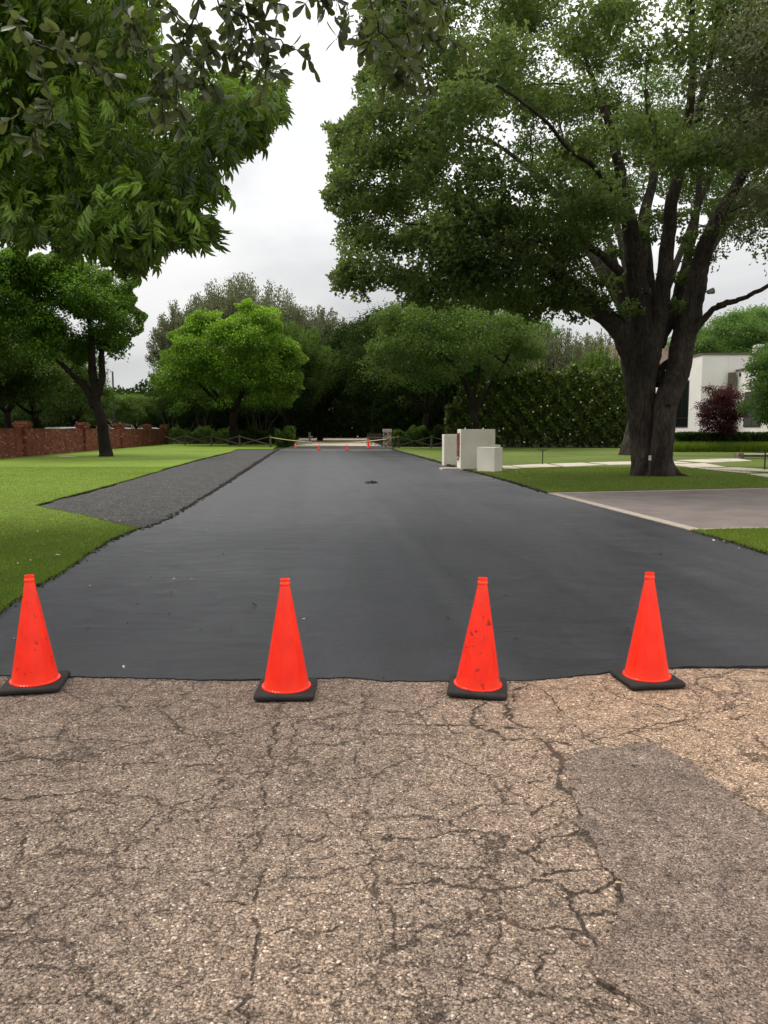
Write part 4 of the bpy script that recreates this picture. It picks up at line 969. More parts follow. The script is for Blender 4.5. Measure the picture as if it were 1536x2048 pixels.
# ---- tree behind the limestone blocks and its neighbours
Y5 = 66.0
b5 = (D(951, 860, Y5)[0], Y5)
tp = [(722, 690), (740, 640), (770, 615), (800, 600), (850, 592), (900, 595), (960, 590), (1010, 610), (1050, 640), (1085, 665), (1088, 700), (1070, 735), (1010, 760), (960, 735), (900, 790), (860, 800), (800, 790), (760, 800), (725, 790), (705, 740)]
tree('spreading_tree', 'spreading green tree with arching limbs rising behind the limestone blocks', 'tree', b5, [(0, 0, -.1, .34), (0, 0, 1.2, .29), (0, 0, 2.3, .27)], 'leaf_mid', 46000, .22,
     (D(905, 690, Y5)[0], Y5, 8.2), (7.9, 5.5, 4.4), 150, 1.1, .35, tp, [[wp(950, 845, Y5, 14), wp(942, 800, Y5, 13), wp(925, 755, Y5 - .4, 11), wp(895, 715, Y5 - .6, 8), wp(850, 690, Y5 - 1, 5), wp(790, 680, Y5, 3)],
     [wp(952, 820, Y5, 10), wp(975, 780, Y5, 8), wp(1000, 740, Y5, 7), wp(1022, 700, Y5, 5), wp(1040, 665, Y5, 3)], [wp(951, 830, Y5, 9), wp(948, 780, Y5 + 1, 7), wp(960, 720, Y5 + 1.5, 5), wp(955, 650, Y5 + 2, 3)], [wp(1022, 735, Y5, 5), wp(985, 710, Y5 - .8, 4), wp(950, 680, Y5 - 1, 3)]], 'bark_d', None, 3.6, .7, 14, None, lump=.05, topup=.4, sig=.34, lobes=(24, 1.7), trimp=tp, nup=1.2)
# prototypes for the wood
gW = 'dark trees of the wood at the end of the road'
pr = tree('wood_tree', 'dark spreading tree just right of the road opening beyond the stone pillar', 'tree', D(847, 870, 84)[:2], [(0, 0, -.1, .42), (.1, 0, 1.5, .36), (.3, 0, 3.2, .32)], 'leaf_dark', 42000, .27, (D(830, 700, 84)[0], 84, 8.6), (7.2, 6.5, 6.2), 200, 1.15, .35, None, None, 'bark_d', gW, 3.2, 1.0, 15, None, lump=.25, topup=.4, lobes=(28, 1.9), nup=1.2)
pr2 = tree('wood_tree', 'mid green tree high behind the arching tree', 'tree', D(905, 870, 92)[:2], [(0, 0, -.1, .42), (-.1, 0, 1.8, .36), (-.3, 0, 4, .32)], 'leaf_mid', 42000, .28, (D(905, 700, 92)[0], 92, 9.2), (7.0, 6.5, 6.4), 200, 1.15, .35, None, None, 'bark_d', gW, 3.4, 1.0, 16, None, lump=.3, topup=.4, lobes=(28, 1.9), nup=1.2)
def PX(u, Y): return ((u - 768) / F * Y, Y, 0)
for (src, u, Y, rz, sc, lab) in [
    (pr, 775, 122, 1.0, 1.05, 'dark tree closing the road opening on its right side'), (pr, 560, 118, 2.2, 1.05, 'dark tree closing the road opening on its left side'), (pr, 665, 160, 3.1, 1.3, 'dark tree at the far end of the road, in the middle of the opening'), (pr, 610, 168, .3, 1.35, 'dark tree at the far end of the road, left of the middle'), (pr, 725, 165, 1.3, 1.35, 'dark tree at the far end of the road, right of the middle'),
    (pr2, 1010, 100, 4.0, 1.0, 'tree behind the magnolia hedge, left of its middle'), (pr, 540, 96, 5.1, .85, 'dark low tree directly behind the bright green tree'), (pr, 760, 108, .4, 1.1, 'dark tree right of the road opening, behind the stone pillar'),
    (pr2, 470, 128, 2.7, 1.1, 'tree far behind the bright green tree'), (pr, 395, 98, 1.7, .62, 'dark tree left behind the bright green tree by the rail fence'), (pr2, 800, 135, 5.5, 1.2, 'tall tree in the far wood right of the road'),
    (pr, 880, 128, 3.7, 1.15, 'dark tree in the far wood behind the arching tree'), (pr, 330, 120, .9, .5, 'small dark tree in the gap behind the end of the brick wall'), (pr, 575, 142, 4.4, 1.2, 'dark tree in the far wood left of the road end')]:
    dup(src, PX(u, Y), rz, sc, lab, gW)
feather('cedar_tree', 'grey green cedar behind the magnolia hedge, left of the brown roof', 1120, 88, 655, 6.0, 30000, 45, 'grey green trees behind the magnolia hedge')
feather('cedar_tree', 'dark cedar against the stone house, behind the right end of the magnolia hedge', 1195, 82, 690, 4.2, 26000, 46, 'grey green trees behind the magnolia hedge', leafm='leaf_mid')
feather('cedar_tree', 'distant cedar tops above the brown shingle roof', 1205, 118, 648, 5.5, 20000, 47, 'grey green trees behind the magnolia hedge')
feather('cedar_tree', 'cedar between the arching tree and the brown roof', 1062, 92, 625, 5.0, 24000, 48, 'grey green trees behind the magnolia hedge', leafm='leaf_mid')
# trees beyond the brick wall
gB = 'dark trees beyond the brick wall'
lt = tree('street_tree', 'dark tree beyond the brick wall at the far left', 'tree', (-31, 62), [(0, 0, -.1, .40), (.1, 0, 1.5, .33), (0, 0, 3, .3)], 'leaf_mid', 42000, .24, (-31, 62, 6.4), (6.2, 5, 4.0), 180, 1.0, .3, None, None, 'bark_d', gB, 2.5, .9, 17, None, lump=.25, topup=.5, lobes=(24, 1.5), nup=1.2)
for (u, Y, rz, sc, lab) in [(75, 72, 1.1, .95, 'dark tree beyond the brick wall, above the first pillar'), (150, 84, 2.3, .72, 'dark tree beyond the brick wall, over the white car'), (232, 100, 3.9, .55, 'dark tree beyond the wall just right of the leaning trunk'),
                            (275, 108, 5.0, .58, 'dark tree beyond the end of the brick wall'), (-60, 66, 2.9, 1.1, 'dark tree beyond the brick wall at the left edge of the view'), (110, 120, .5, .95, 'tall tree in the street far beyond the brick wall'), (190, 128, 4.4, .75, 'distant tree beyond the wall behind the leaning trunk'), (20, 100, 1.9, 1.2, 'tree in the second row beyond the wall at the left'), (318, 128, 2.5, .65, 'distant tree beyond the far end of the brick wall')]:
    dup(lt, PX(u, Y), rz, sc, lab, gB)
# trees behind and beside the house
gH = 'trees around the white house'
ht = tree('garden_tree', 'light green tree behind the flat roof of the white house', 'tree', (42, 96), [(0, 0, -.1, .40), (.1, 0, 2.5, .33), (0, 0, 5, .3)], 'leaf_house', 42000, .26, (42, 96, 10.2), (7.0, 6, 5.2), 200, 1.1, .3, None, None, 'bark_d', gH, 4.5, .9, 18, None, lump=.3, topup=.4, lobes=(26, 1.7), nup=1.2)
for (u, Y, rz, sc, lab) in [(1540, 104, 1.2, 1.12, 'light green tree behind the white house at the right edge'), (1420, 112, 3.0, .95, 'light green tree behind the white house, just right of the huge oak'), (1330, 120, 4.2, .95, 'distant tree seen between the oak limbs behind the house')]:
    dup(ht, PX(u, Y), rz, sc, lab, gH)
xh = (1530 - 768) / F * 46
tree('garden_tree', 'leafy green tree in front of the white house at the right edge', 'tree', (xh + .9, 46), [(0, 0, -.1, .12), (0, 0, 1, .1), (0, 0, 1.8, .09)], 'leaf_house', 36000, .15, (xh + .9, 46, 4.0), (2.0, 2.0, 2.6), 55, .7, .2, None, None, 'bark_d', gH, 1.7, .4, 19, None, lump=.3, topup=.4, nlimb=4)
mb = D(1438, 880, 57.2)
tree('maple_tree', 'burgundy leaved maple against the white house wall', 'tree', (mb[0], 57.2), [(0, 0, -.1, .09), (0, 0, .7, .08), (.1, 0, 1.3, .07)], 'leaf_maple', 17000, .13, (mb[0], 57.2, 3.1), (1.5, 1.2, 1.8), 60, .5, .2, None, None, 'bark_d', None, 1.1, .28, 20, None, lump=.35, topup=.3, nlimb=4)
# distant wood closing the horizon
nW = 150000
wx = rng.uniform(-150, 150, nW); wy = rng.uniform(150, 172, nW); hh = 8.5 + 2.0 * np.sin(wx * .11) + 1.3 * np.sin(wx * .29 + 1) + 1.0 * np.sin(wx * .7)
P = np.stack([wx, wy, rng.uniform(0, 1, nW) ** .8 * hh], -1)
o = link('wood', leaf_mesh('wood', T_simple(), P, rng.normal(size=(nW, 3)), .9, .35 + .3 * P[:, 2] / 15 + rng.normal(0, .15, nW)), M['leaf_dark']); tag(o, 'dark distant wood closing the end of the road', 'wood', kind='stuff')

# shrubs and hedges as leaf masses over a twiggy frame
def shrub_mass(name, label, cat, box, leaves, size, leafm, group=None, topn=.25, stems=14, fill=.35, tmpl=None, seed=1, base=None, topfn=None):
    x0, x1, y0, y1, z0, z1 = box; rs = np.random.default_rng(seed); B = np.array(((x0 + x1) / 2, (y0 + y1) / 2, 0)) if base is None else np.array(base)
    root = empty(name, tuple(B), label, cat, group); wd = Wood()
    for k in range(stems):
        x = rs.uniform(x0, x1); y = rs.uniform(y0 + .2 * (y1 - y0), y1); P = np.array([(x, y, -.05), (x + rs.normal() * .1, y, z1 * .4), (x + rs.normal() * .3, y + rs.normal() * .2, z1 * .8)]); C = catmull(P, 3); wd.tube(C, np.linspace(.035, .008, len(C)) * max(1, z1 / 2), 5)
    for k_ in range(2): wd.tube(np.stack([np.linspace(x0, x1, 12), np.full(12, y0 + (.4 + .35 * k_) * (y1 - y0)) + rs.normal(0, (y1 - y0) * .2, 12), np.full(12, .0)], -1), np.full(12, .04), 5)
    link('stem', wd.mesh('stem', B), M['bark_d'], root, True)
    n = leaves; P = np.stack([rs.uniform(x0, x1, n), rs.uniform(y0, y1, n), rs.uniform(0, 1, n) ** .85], -1)
    top = (topfn(P[:, 0]) if topfn else z1 + topn * (np.sin(P[:, 0] * 2.1 + seed) + .6 * np.sin(P[:, 0] * 5.3) + .5 * np.sin(P[:, 1] * 4)))
    P[:, 2] = z0 + (top - z0) * P[:, 2]
    lum = np.sin(P[:, 0] * 3.7) * np.sin(P[:, 2] * 3.9 + P[:, 0]) + .5 * np.sin(P[:, 0] * 8.1 + P[:, 2] * 6.3)
    P[:, 1] = np.where(rs.uniform(size=n) < 1 - fill, y0 + .28 * lum * min(1, (y1 - y0)) + np.abs(rs.normal(0, .12, n)), P[:, 1])
    d = rs.normal(size=(n, 3)); d[:, 1] -= .6; d[:, 2] += .2
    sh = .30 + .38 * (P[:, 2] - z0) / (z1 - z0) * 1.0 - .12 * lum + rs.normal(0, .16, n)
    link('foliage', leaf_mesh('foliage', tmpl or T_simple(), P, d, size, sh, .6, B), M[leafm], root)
    return root, B
xa, xb = PX(893, 70)[0], PX(1252, 70)[0]
def magtop(x): 
    u = (x - xa) / (xb - xa); return 3.6 + 3.1 * np.clip(u * 2.6, 0, 1) ** .7 + .35 * np.sin(x * 2.0) + .25 * np.sin(x * 4.7 + 1)
hd, hB = shrub_mass('magnolia_hedge', 'tall clipped magnolia hedge dotted with white flowers behind the right lawn', 'hedge', (xa, xb, 69.6, 72.5, .15, 6.3), 38000, .30, 'leaf_mag', stems=26, seed=3, topfn=magtop)
fl = None
rf = np.random.default_rng(12)
for k in range(46):
    x = rf.uniform(xa + .6, xb - .3); z = rf.uniform(.5, float(magtop(np.array(x))) - .5); s = rf.uniform(.035, .08)
    if fl is None:
        b = MB()
        for q in range(7):
            a = q * 2 * math.pi / 7; ca, sa = math.cos(a), math.sin(a)
            b.add([(0, 0, 0), (ca * .6 - sa * .35, -.5, sa * .6 + ca * .35), (ca * 1.1, -.9, sa * 1.1), (ca * .6 + sa * .35, -.5, sa * .6 - ca * .35)], [(0, 1, 2, 3)])
        b.lathe([(.05, -.2), (.3, 0), (.05, .25)], (0, -.45, 0), 6)
        fl = b.build('blossom', M['flower'], hd); o = fl
    else:
        o = fl.copy(); COL.objects.link(o); o.parent = hd
    o.location = (x - hB[0], 69.15 - hB[1], z); o.scale = (s, s, s)
shrub_mass('box_hedge', 'low dark clipped box hedge along the foot of the white house', 'hedge', (21.0, 33, 57.8, 58.9, .1, 1.36), 36000, .15, 'leaf_dark', topn=.02, stems=30, seed=5, fill=.55)
# ornamental grass band
n = 22000; x = rng.uniform(20.2, 34, n); P = np.stack([x, rng.uniform(56.2, 57.6, n)], -1)
tag(blades('liriope_grass', P, .62, .02, 'band of long ornamental grass in front of the box hedge', .04, M['blade'], .35), cat='grass')
shrub_mass('shrub', 'dark shrubs massed across the far end of the road', 'shrub', (-42, 12, 146, 149, .05, 8), 26000, .5, 'leaf_dark', 'dark shrubs at the road end', topn=1.2, stems=14, seed=81)
gU = 'shrubs along the rail fences'
for (u0, u1, Y, h, s_, lab, lm) in [(330, 470, 86, 1.6, 61, 'loose shrubs behind the left rail fence, near the brick wall', 'leaf_mid'), (470, 560, 84, 1.5, 62, 'dark shrubs behind the left rail fence beside the road', 'leaf_dark'), (552, 588, 76, 1.7, 63, 'reddish leggy shrub at the left side of the road opening', 'leaf_mid'),
                           (786, 850, 76, 1.6, 64, 'shrubs behind the right rail fence beside the stone pillar', 'leaf_mid'), (846, 905, 76, 1.7, 65, 'dark shrubs behind the right rail fence near the limestone blocks', 'leaf_dark')]:
    shrub_mass('shrub', lab, 'shrub', (PX(u0, Y)[0], PX(u1, Y)[0], Y, Y + 2.5, .05, h), 6500, .15, lm, gU, topn=.3, stems=16, seed=s_)
shrub_mass('shrub', 'tall dark understory shrubs right of the road opening', 'shrub', (PX(745, 105)[0], PX(900, 105)[0], 100, 103, .05, 5.5), 14000, .3, 'leaf_dark', gU, topn=.8, stems=16, seed=71)
shrub_mass('shrub', 'tall dark understory shrubs left of the road opening', 'shrub', (PX(330, 112)[0], PX(565, 112)[0], 110, 113, .05, 5.5), 22000, .3, 'leaf_dark', gU, topn=.8, stems=16, seed=72)
for k, (u, Y) in enumerate([(345, 88), (372, 90), (400, 89), (420, 92), (525, 88), (508, 90)]):
    w_ = Wood(); x = PX(u, Y)[0]
    for q in range(5):
        e = np.array((x + rng.normal() * 1.1, Y + rng.normal() * .5, rng.uniform(3.4, 4.6))); C = catmull([(x + rng.normal() * .15, Y, -.05), (x * .6 + e[0] * .4 + rng.normal() * .1, Y, 1.6), e], 4); w_.tube(C, np.linspace(.06, .02, len(C)), 5)
    rt = empty('crape_myrtle', (x, Y, 0), ['multi stemmed small tree nearest the brick wall end', 'multi stemmed small tree, second from the brick wall end', 'multi stemmed small tree left of the bright tree trunk, farther back', 'multi stemmed small tree closest to the bright tree trunk on its left', 'multi stemmed small tree right of the bright tree trunk', 'multi stemmed small tree just right behind the bright tree trunk'][k], 'tree', 'slender multi stemmed trees under the bright crown')
    link('trunk', w_.mesh('trunk', (x, Y, 0)), M['fence'], rt, True)
    n = 2500; P = np.array((x, Y, 4.6)) + rng.normal(size=(n, 3)) * (1.1, .9, .6); link('crown', leaf_mesh('crown', T_simple(), P, rng.normal(size=(n, 3)), .2, rng.uniform(.1, .7, n), .8, (x, Y, 0)), M['leaf_dark'], rt)

# ------------------------------------------------------------------ traffic cones
def make_cone(name, H, label, group, rings=True, stripe=False):
    root = empty(name, (0, 0, 0), label, 'traffic cone', group); s = H / .71
    b = MB(); b.box((0, 0, .018 * s), (.365 * s, .365 * s, .036 * s), 0, .03 * s); base = b.build('base', M['rubber'], root); autosmooth(base, 50)
    b = MB()
    z0 = .036 * s
    prof = [(.150, .0), (.152, .006), (.146, .010), (.139, .012), (.1375, .03), (.030, .635), (.0295, .640), (.0315, .643), (.0325, .650), (.0315, .656), (.0285, .660), (.0285, .672), (.030, .675), (.0295, .680), (.025, .680), (.0245, .60)]
    b.lathe([(r_ * s, z0 + z * s) for r_, z in prof], n=56, cap=False)
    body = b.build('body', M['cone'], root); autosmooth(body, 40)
    if rings:
        n = 44; b = MB()
        for i in range(n):
            a = 2 * math.pi * i / n; b.box((math.cos(a) * .149 * s, math.sin(a) * .149 * s, z0 + .006 * s), (.007 * s, .009 * s, .008 * s), a)
        b.build('flange_studs', M['cone'], root)
    if stripe:
        b = MB(); b.lathe([(.083 * s, z0 + .35 * s), (.066 * s, z0 + .45 * s)], n=32, cap=False); b.build('reflective_band', mat_plain('white_band', (.7, .7, .68), .4, .1, 5), root)
    return root
gC = 'orange traffic cones across the near road'
near = [(71, 1372, .18, (0, -.01), 'scuffed orange traffic cone at the left, dirt smudged, beside the lawn corner', .75), (573, 1385, .02, (0, 0), 'clean orange traffic cone second from left on the seam of the road', .12),
        (955, 1381, -.14, (0, .035), 'slightly leaning orange traffic cone with black scuff marks near its tip', .9), (1293, 1363, .13, (0, -.005), 'glossy unmarked orange traffic cone at the right of the row', .12)]
proto = make_cone('traffic_cone', .71, '', gC)
def copy_tree(o, parent=None):
    c_ = o.copy(); COL.objects.link(c_); c_.parent = parent
    for ch in o.children: copy_tree(ch, c_)
    return c_
for i, (u, v, rz, tl, lab, dirt) in enumerate(near):
    o = proto if i == 0 else copy_tree(proto); x, y = G(u, v)
    o.location = (x, y, .005); o.rotation_euler = (tl[0], tl[1], rz); o['label'] = lab; o['dirt'] = dirt
    for ch in o.children: ch['dirt'] = dirt
gD = 'small orange cones at the far end of the sealed road'
sm = make_cone('traffic_cone', .46, '', gD, False)
bigf = make_cone('traffic_cone', .71, 'taller orange cone at the right of the far row, near the stone pillar', gD, False); x, y = G(737, 897.5); bigf.location = (x, y, .02); bigf['dirt'] = .2
lf_ = make_cone('traffic_cone', .50, 'far orange cone with white band at the left end of the far row', gD, False, True); x, y = G(591, 896.5); lf_.location = (x, y, .02)
for i, (u, lab) in enumerate([(638, 'small orange cone, second from left in the far row'), (694, 'small orange cone, third from left in the far row')]):
    o = sm if i == 0 else copy_tree(sm); x, y = G(u, 900.5); o.location = (x, y, .02); o['label'] = lab

# ------------------------------------------------------------------ brick wall
wa = np.array((-19.87, 25.0)); wb = np.array((-23.5, 86.0)); wd_ = (wb - wa) / np.hypot(*(wb - wa)); rzw = math.atan2(wd_[1], wd_[0])
wall = empty('brick_wall', (wa[0], wa[1], 0), 'long red brick garden wall with square pillars along the left lawn', 'wall')
pil = [26.2, 36.8, 47.2, 58.3, 68.2, 78.2, 86.0]
def wx_(y): return -18.43 - .0587 * y
for y0_, y1_ in zip(pil[:-1], pil[1:]):
    a = np.array((wx_(y0_), y0_)); c_ = np.array((wx_(y1_), y1_)); m_ = (a + c_) / 2; L = np.hypot(*(c_ - a)) - .62
    b = MB(); b.box((m_[0] - wa[0], m_[1] - wa[1], .79), (L, .24, 1.58), rzw); b.build('panel', M['brick'], wall)
    b = MB(); b.box((m_[0] - wa[0], m_[1] - wa[1], 1.62), (L, .30, .08), rzw, .01); b.build('coping', M['brick'], wall)
for y0_ in pil:
    b = MB(); x = wx_(y0_) - wa[0]; y = y0_ - wa[1]
    b.box((x, y, .86), (.62, .62, 1.72), rzw); b.box((x, y, 1.80), (.78, .78, .16), rzw, .01); b.box((x, y, 1.93), (.90, .90, .10), rzw, .01); b.box((x, y, 2.04), (.74, .74, .12), rzw, .01)
    b.build('pillar', M['brick'], wall)

# ------------------------------------------------------------------ rail fences, pillar, tape
def rail_fence(label, pts):
    root = empty('rail_fence', (pts[0][0], pts[0][1], 0), label, 'fence', 'rustic crossed rail fences'); o_ = np.array(pts[0])
    Pp = [np.array(p) - o_ for p in pts]
    for i, p in enumerate(Pp):
        b = MB(); b.box((p[0], p[1], .54), (.17, .17, 1.12), .1 * i, .02, tilt=(rng.normal() * .03, 0)); b.build('post', M['fence'], root)
    for p, q in zip(Pp[:-1], Pp[1:]):
        for (za, zb, dy) in ((.98, .22, -.06), (.22, .98, .06)):
            b = MB(); b.beam((p[0], p[1] + dy, za), (q[0], q[1] + dy, zb), .08, .09); b.build('rail', M['fence'], root)
fl_pts = [tuple(a + (b_ - a) * t_) for a, b_ in [(np.array(G(322, 889.5)), np.array(G(541, 895)))] for t_ in np.linspace(0, 1, 5)]
rail_fence('crossed rail fence between the end of the brick wall and the road', fl_pts)
fr_pts = [tuple(a + (b_ - a) * t_) for a, b_ in [(np.array(G(797, 896.5)), np.array(G(1055, 895.5)))] for t_ in np.linspace(0, 1, 5)]
rail_fence('crossed rail fence between the stone pillar and the limestone blocks', fr_pts)
px_, py_ = G(774.5, 897)
pr_ = empty('stone_pillar', (px_, py_, 0), 'square rubble stone pillar at the right of the road opening', 'pillar')
b = MB(); b.box((0, 0, .68), (.72, .7, 1.38), 0, .03); b.build('shaft', M['stone'], pr_)
b = MB(); b.box((0, 0, 1.50), (.80, .78, .28), 0, .05); b.build('cap', mat_plain('cap_stone', (.46, .40, .35), .9, .25, 6, .4), pr_)
# caution tape
ta = np.array((*fl_pts[-1], .92)); tb = np.array((px_, py_ - .37, .82)); tcx = np.array((*fr_pts[0], 1.0))
V = []; 
n = 40
for i in range(n + 1):
    t_ = i / n; p = ta + (tb - ta) * t_; p[2] -= .40 * 4 * t_ * (1 - t_) * 1.0; p[1] -= .15; tw_ = .5 * math.sin(t_ * 9)
    V += [tuple(p + np.array((0, .03 * math.sin(tw_), .024 * math.cos(tw_)))), tuple(p - np.array((0, .03 * math.sin(tw_), .024 * math.cos(tw_))))]
for i in range(1, 7):
    t_ = i / 6; p = tb + (tcx - tb) * t_; p[1] -= .15 * (1 - t_) + .1 * t_; V += [tuple(p + np.array((0, 0, .022))), tuple(p - np.array((0, 0, .022)))]
b = MB(); b.add(V, [(2 * i, 2 * i + 1, 2 * i + 3, 2 * i + 2) for i in range(len(V) // 2 - 1)])
tag(b.build('caution_tape', M['tape']), 'yellow barrier tape sagging across the road behind the far cones', 'tape')
# leaning pickets beside the far road
pk = empty('picket_fence', (PX(742, 82)[0], 82, 0), 'short run of leaning pale pickets left of the stone pillar', 'fence')
for i in range(13):
    b = MB(); b.box((i * .13 - .4, -i * .45 + 1, .62), (.055, .04, 1.2 + .12 * math.sin(i * 2.1)), .3, 0, tilt=(.12 + .05 * math.sin(i * 1.7), 0)); b.build('picket', M['fence'], pk)
b = MB(); b.beam((-.5, 1.4, .8), (1.25, -4.6, .8), .05, .07); b.build('rail', M['fence'], pk)
b = MB(); b.box((0, 0, .55), (.3, .3, 1.1), 0, .02); b.box((0, 0, 1.16), (.38, .38, .08), 0, .01)
o = b.build('marker_post', M['stucco']); o.location = PX(620, 112); tag(o, 'small white marker post deep in the shade at the end of the road', 'post')

# ------------------------------------------------------------------ limestone address blocks
mo = np.array((*G(918, 939.5), 0))
mon = empty('address_monument', tuple(mo), 'group of pale limestone slabs with a rusted number panel at the right road edge', 'monument')
def slab(cx, cy, w, d, h, rz, name='slab'):
    b = MB(); b.box((cx - mo[0], cy - mo[1], h / 2 + .0), (w, d, h), rz, .012); return b.build(name, M['lime'], mon)
cx0, cy0 = G(918, 939.5); cx1, cy1 = G(990, 937)
ang = -.30          # long faces turn slightly towards the viewer
# centre slab: front-left corner at u=921, long face to the right
def slab_corner(u, v, w, d, h, rz):   # nearest-left front corner on the ground
    x, y = G(u, v); c_ = np.array((x, y)); ex = np.array((math.cos(rz), math.sin(rz))); ey = np.array((-math.sin(rz), math.cos(rz)))
    m_ = c_ + ex * w / 2 + ey * d / 2
    return slab(m_[0], m_[1], w, d, h, rz), c_, ex, ey
# left end faces must show: rotate so that the end face looks left of the view axis
s1, c1, ex1, ey1 = slab_corner(921, 940, 1.42, .62, 1.63, .14)
s2, c2, ex2, ey2 = slab_corner(888, 931, .95, .45, 1.40, .14)
x, y = G(989, 945.5); s3 = None
# right block shows a broad left face and a narrower right face
rz3 = .80
ex = np.array((math.cos(rz3), math.sin(rz3))); ey = np.array((-math.sin(rz3), math.cos(rz3))); m_ = np.array((x, y)) + ex * .25 + ey * .42
slab(m_[0], m_[1], .50, .84, .95, rz3)
b = MB(); m_ = c1 + ex1 * 1.25 + ey1 * .95; b.box((m_[0] - mo[0], m_[1] - mo[1], .77), (.55, .5, 1.54), .14, .012); b.build('slab', M['lime'], mon)
b = MB(); m_ = c1 + ex1 * 1.52 + ey1 * .35; b.box((m_[0] - mo[0], m_[1] - mo[1], .50), (.34, .4, 1.0), .14, .012); b.build('slab', M['lime'], mon)
b = MB(); m_ = c1 - ex1 * .38 + ey1 * .35; b.box((m_[0] - mo[0], m_[1] - mo[1], .03), (.72, .62, .08), .14, .01); b.build('footing', M['lime_paving'], mon)
# rusted panel on the end face of the centre slab
def on_end(s_, z, out=.0): p = c1 + ey1 * s_ - ex1 * out; return (p[0] - mo[0], p[1] - mo[1], z)
b = MB(); c_ = on_end(.36, 1.0, .02); b.box(c_, (.04, .34, .96), .14); pn = b.build('number_panel', M['rust'], mon)
for (zz, hgt) in ((1.12, .07), (.80, .05)):
    b = MB(); c_ = on_end(.36, zz, .05); b.box(c_, (.03, .36, hgt), .14); b.build('panel_strip', M['rust_l'], mon)
cu = bpy.data.curves.new('digit', 'FONT'); cu.body = '3'; cu.size = .36; cu.extrude = .02; cu.align_x = 'CENTER'; cu.align_y = 'CENTER'
to = bpy.data.objects.new('digit', cu); COL.objects.link(to); bpy.context.view_layer.update()
dm = bpy.data.meshes.new_from_object(to.evaluated_get(bpy.context.evaluated_depsgraph_get())); bpy.data.objects.remove(to)
dg = link('digit', dm, M['rust_l'], mon); dg.location = on_end(.36, 1.30, .06); dg.rotation_euler = (math.pi / 2, 0, .14 - math.pi / 2)
b = MB(); b.box(on_end(.36, .42, .02), (.05, .10, .10), .14, .01); b.build('outlet_box', M['black'], mon)
for s_ in (.25, 1.0):
    b = MB(); p = c1 + ex1 * s_ + ey1 * .3; b.lathe([(.02, 0), (.02, .05), (.012, .06)], (p[0] - mo[0], p[1] - mo[1], 1.63), 10); b.build('cap_pin', M['lime'], mon)

# ------------------------------------------------------------------ path lights, stake, lamps on the oak, bench
def path_light(u, v, h, side, label):
    x, y = G(u, v, LZ); root = empty('path_light', (x, y, LZ), label, 'garden light', 'slim black path lights on the lawn')
    b = MB(); b.box((0, 0, h / 2), (.04, .04, h)); b.build('stem', M['black'], root)
    b = MB(); b.box((side, 0, h), (.42, .12, .035), 0, .01); b.build('lamp_head', M['black'], root)
    b = MB(); b.box((side, 0, h - .022), (.36, .08, .012)); b.build('diffuser', M['steel'], root)
path_light(1085, 929, .66, 0, 'slim black T shaped path light behind the stepping slabs, left of the oak')
path_light(1529, 940, .70, -.16, 'slim black path light with offset head at the right edge by the slabs')
x, y = G(1298, 956, LZ); st_ = empty('garden_stake', (x, y, LZ), 'thin stake with small white tag at the foot of the huge oak', 'stake')
b = MB(); b.box((0, 0, .36), (.022, .022, .74)); b.build('rod', M['fence'], st_)
b = MB(); b.box((0, -.02, .66), (.09, .02, .16), 0, .008); b.box((0, -.035, .70), (.03, .012, .06)); b.build('tag', mat_plain('tag_white', (.6, .6, .58), .5, .1, 9), st_)
p = D(1414, 583, YO - .6); fl2 = empty('flood_light', tuple(p), 'small grey flood light clamped to the right limb of the huge oak', 'light')
b = MB(); b.beam((-.22, .1, -.02), (0, 0, 0), .03, .03); b.build('bracket', M['black'], fl2)
b = MB(); b.lathe([(.03, -.14), (.07, -.10), (.10, .06), (.11, .10)], (.0, 0, 0), 16); hb = b.build('lamp_head', M['steel'], fl2); hb.rotation_euler = (0, R(75), R(10)); hb.location = (.12, 0, 0)
b = MB(); b.lathe([(.09, 0), (.09, .01)], (0, 0, .10), 16); gb = b.build('lens', M['glass'], hb)
p = D(1290, 581, YO - .6); lb_ = empty('strap_light', tuple(p), 'flat grey fixture strapped round the middle limb of the huge oak', 'light')
for k in (-.07, .03): b = MB(); b.box((0, .25, k), (.30, .75, .05), 0, .01); b.build('strap', M['steel'], lb_)
b = MB(); b.box((0, -.17, -.02), (.2, .1, .16), 0, .02); b.build('housing', M['black'], lb_)
x, y = G(1472, 917, LZ); bn = empty('garden_bench', (x, y, LZ), 'low pale stone bench on a dark block at the right edge of the lawn', 'bench')
b = MB(); b.box((.15, 0, .15), (.34, .5, .30), 0, .02); b.build('leg', M['stone'], bn)
b = MB(); b.box((2.2, 0, .10), (.34, .45, .20), 0, .02); b.build('leg', M['black'], bn)
b = MB(); b.box((1.5, 0, .23), (2.4, .5, .07), 0, .01); b.build('seat', M['lime_paving'], bn)
b = MB(); b.box((1.5, .04, .15), (2.3, .4, .09)); b.build('frame', M['frame'], bn)
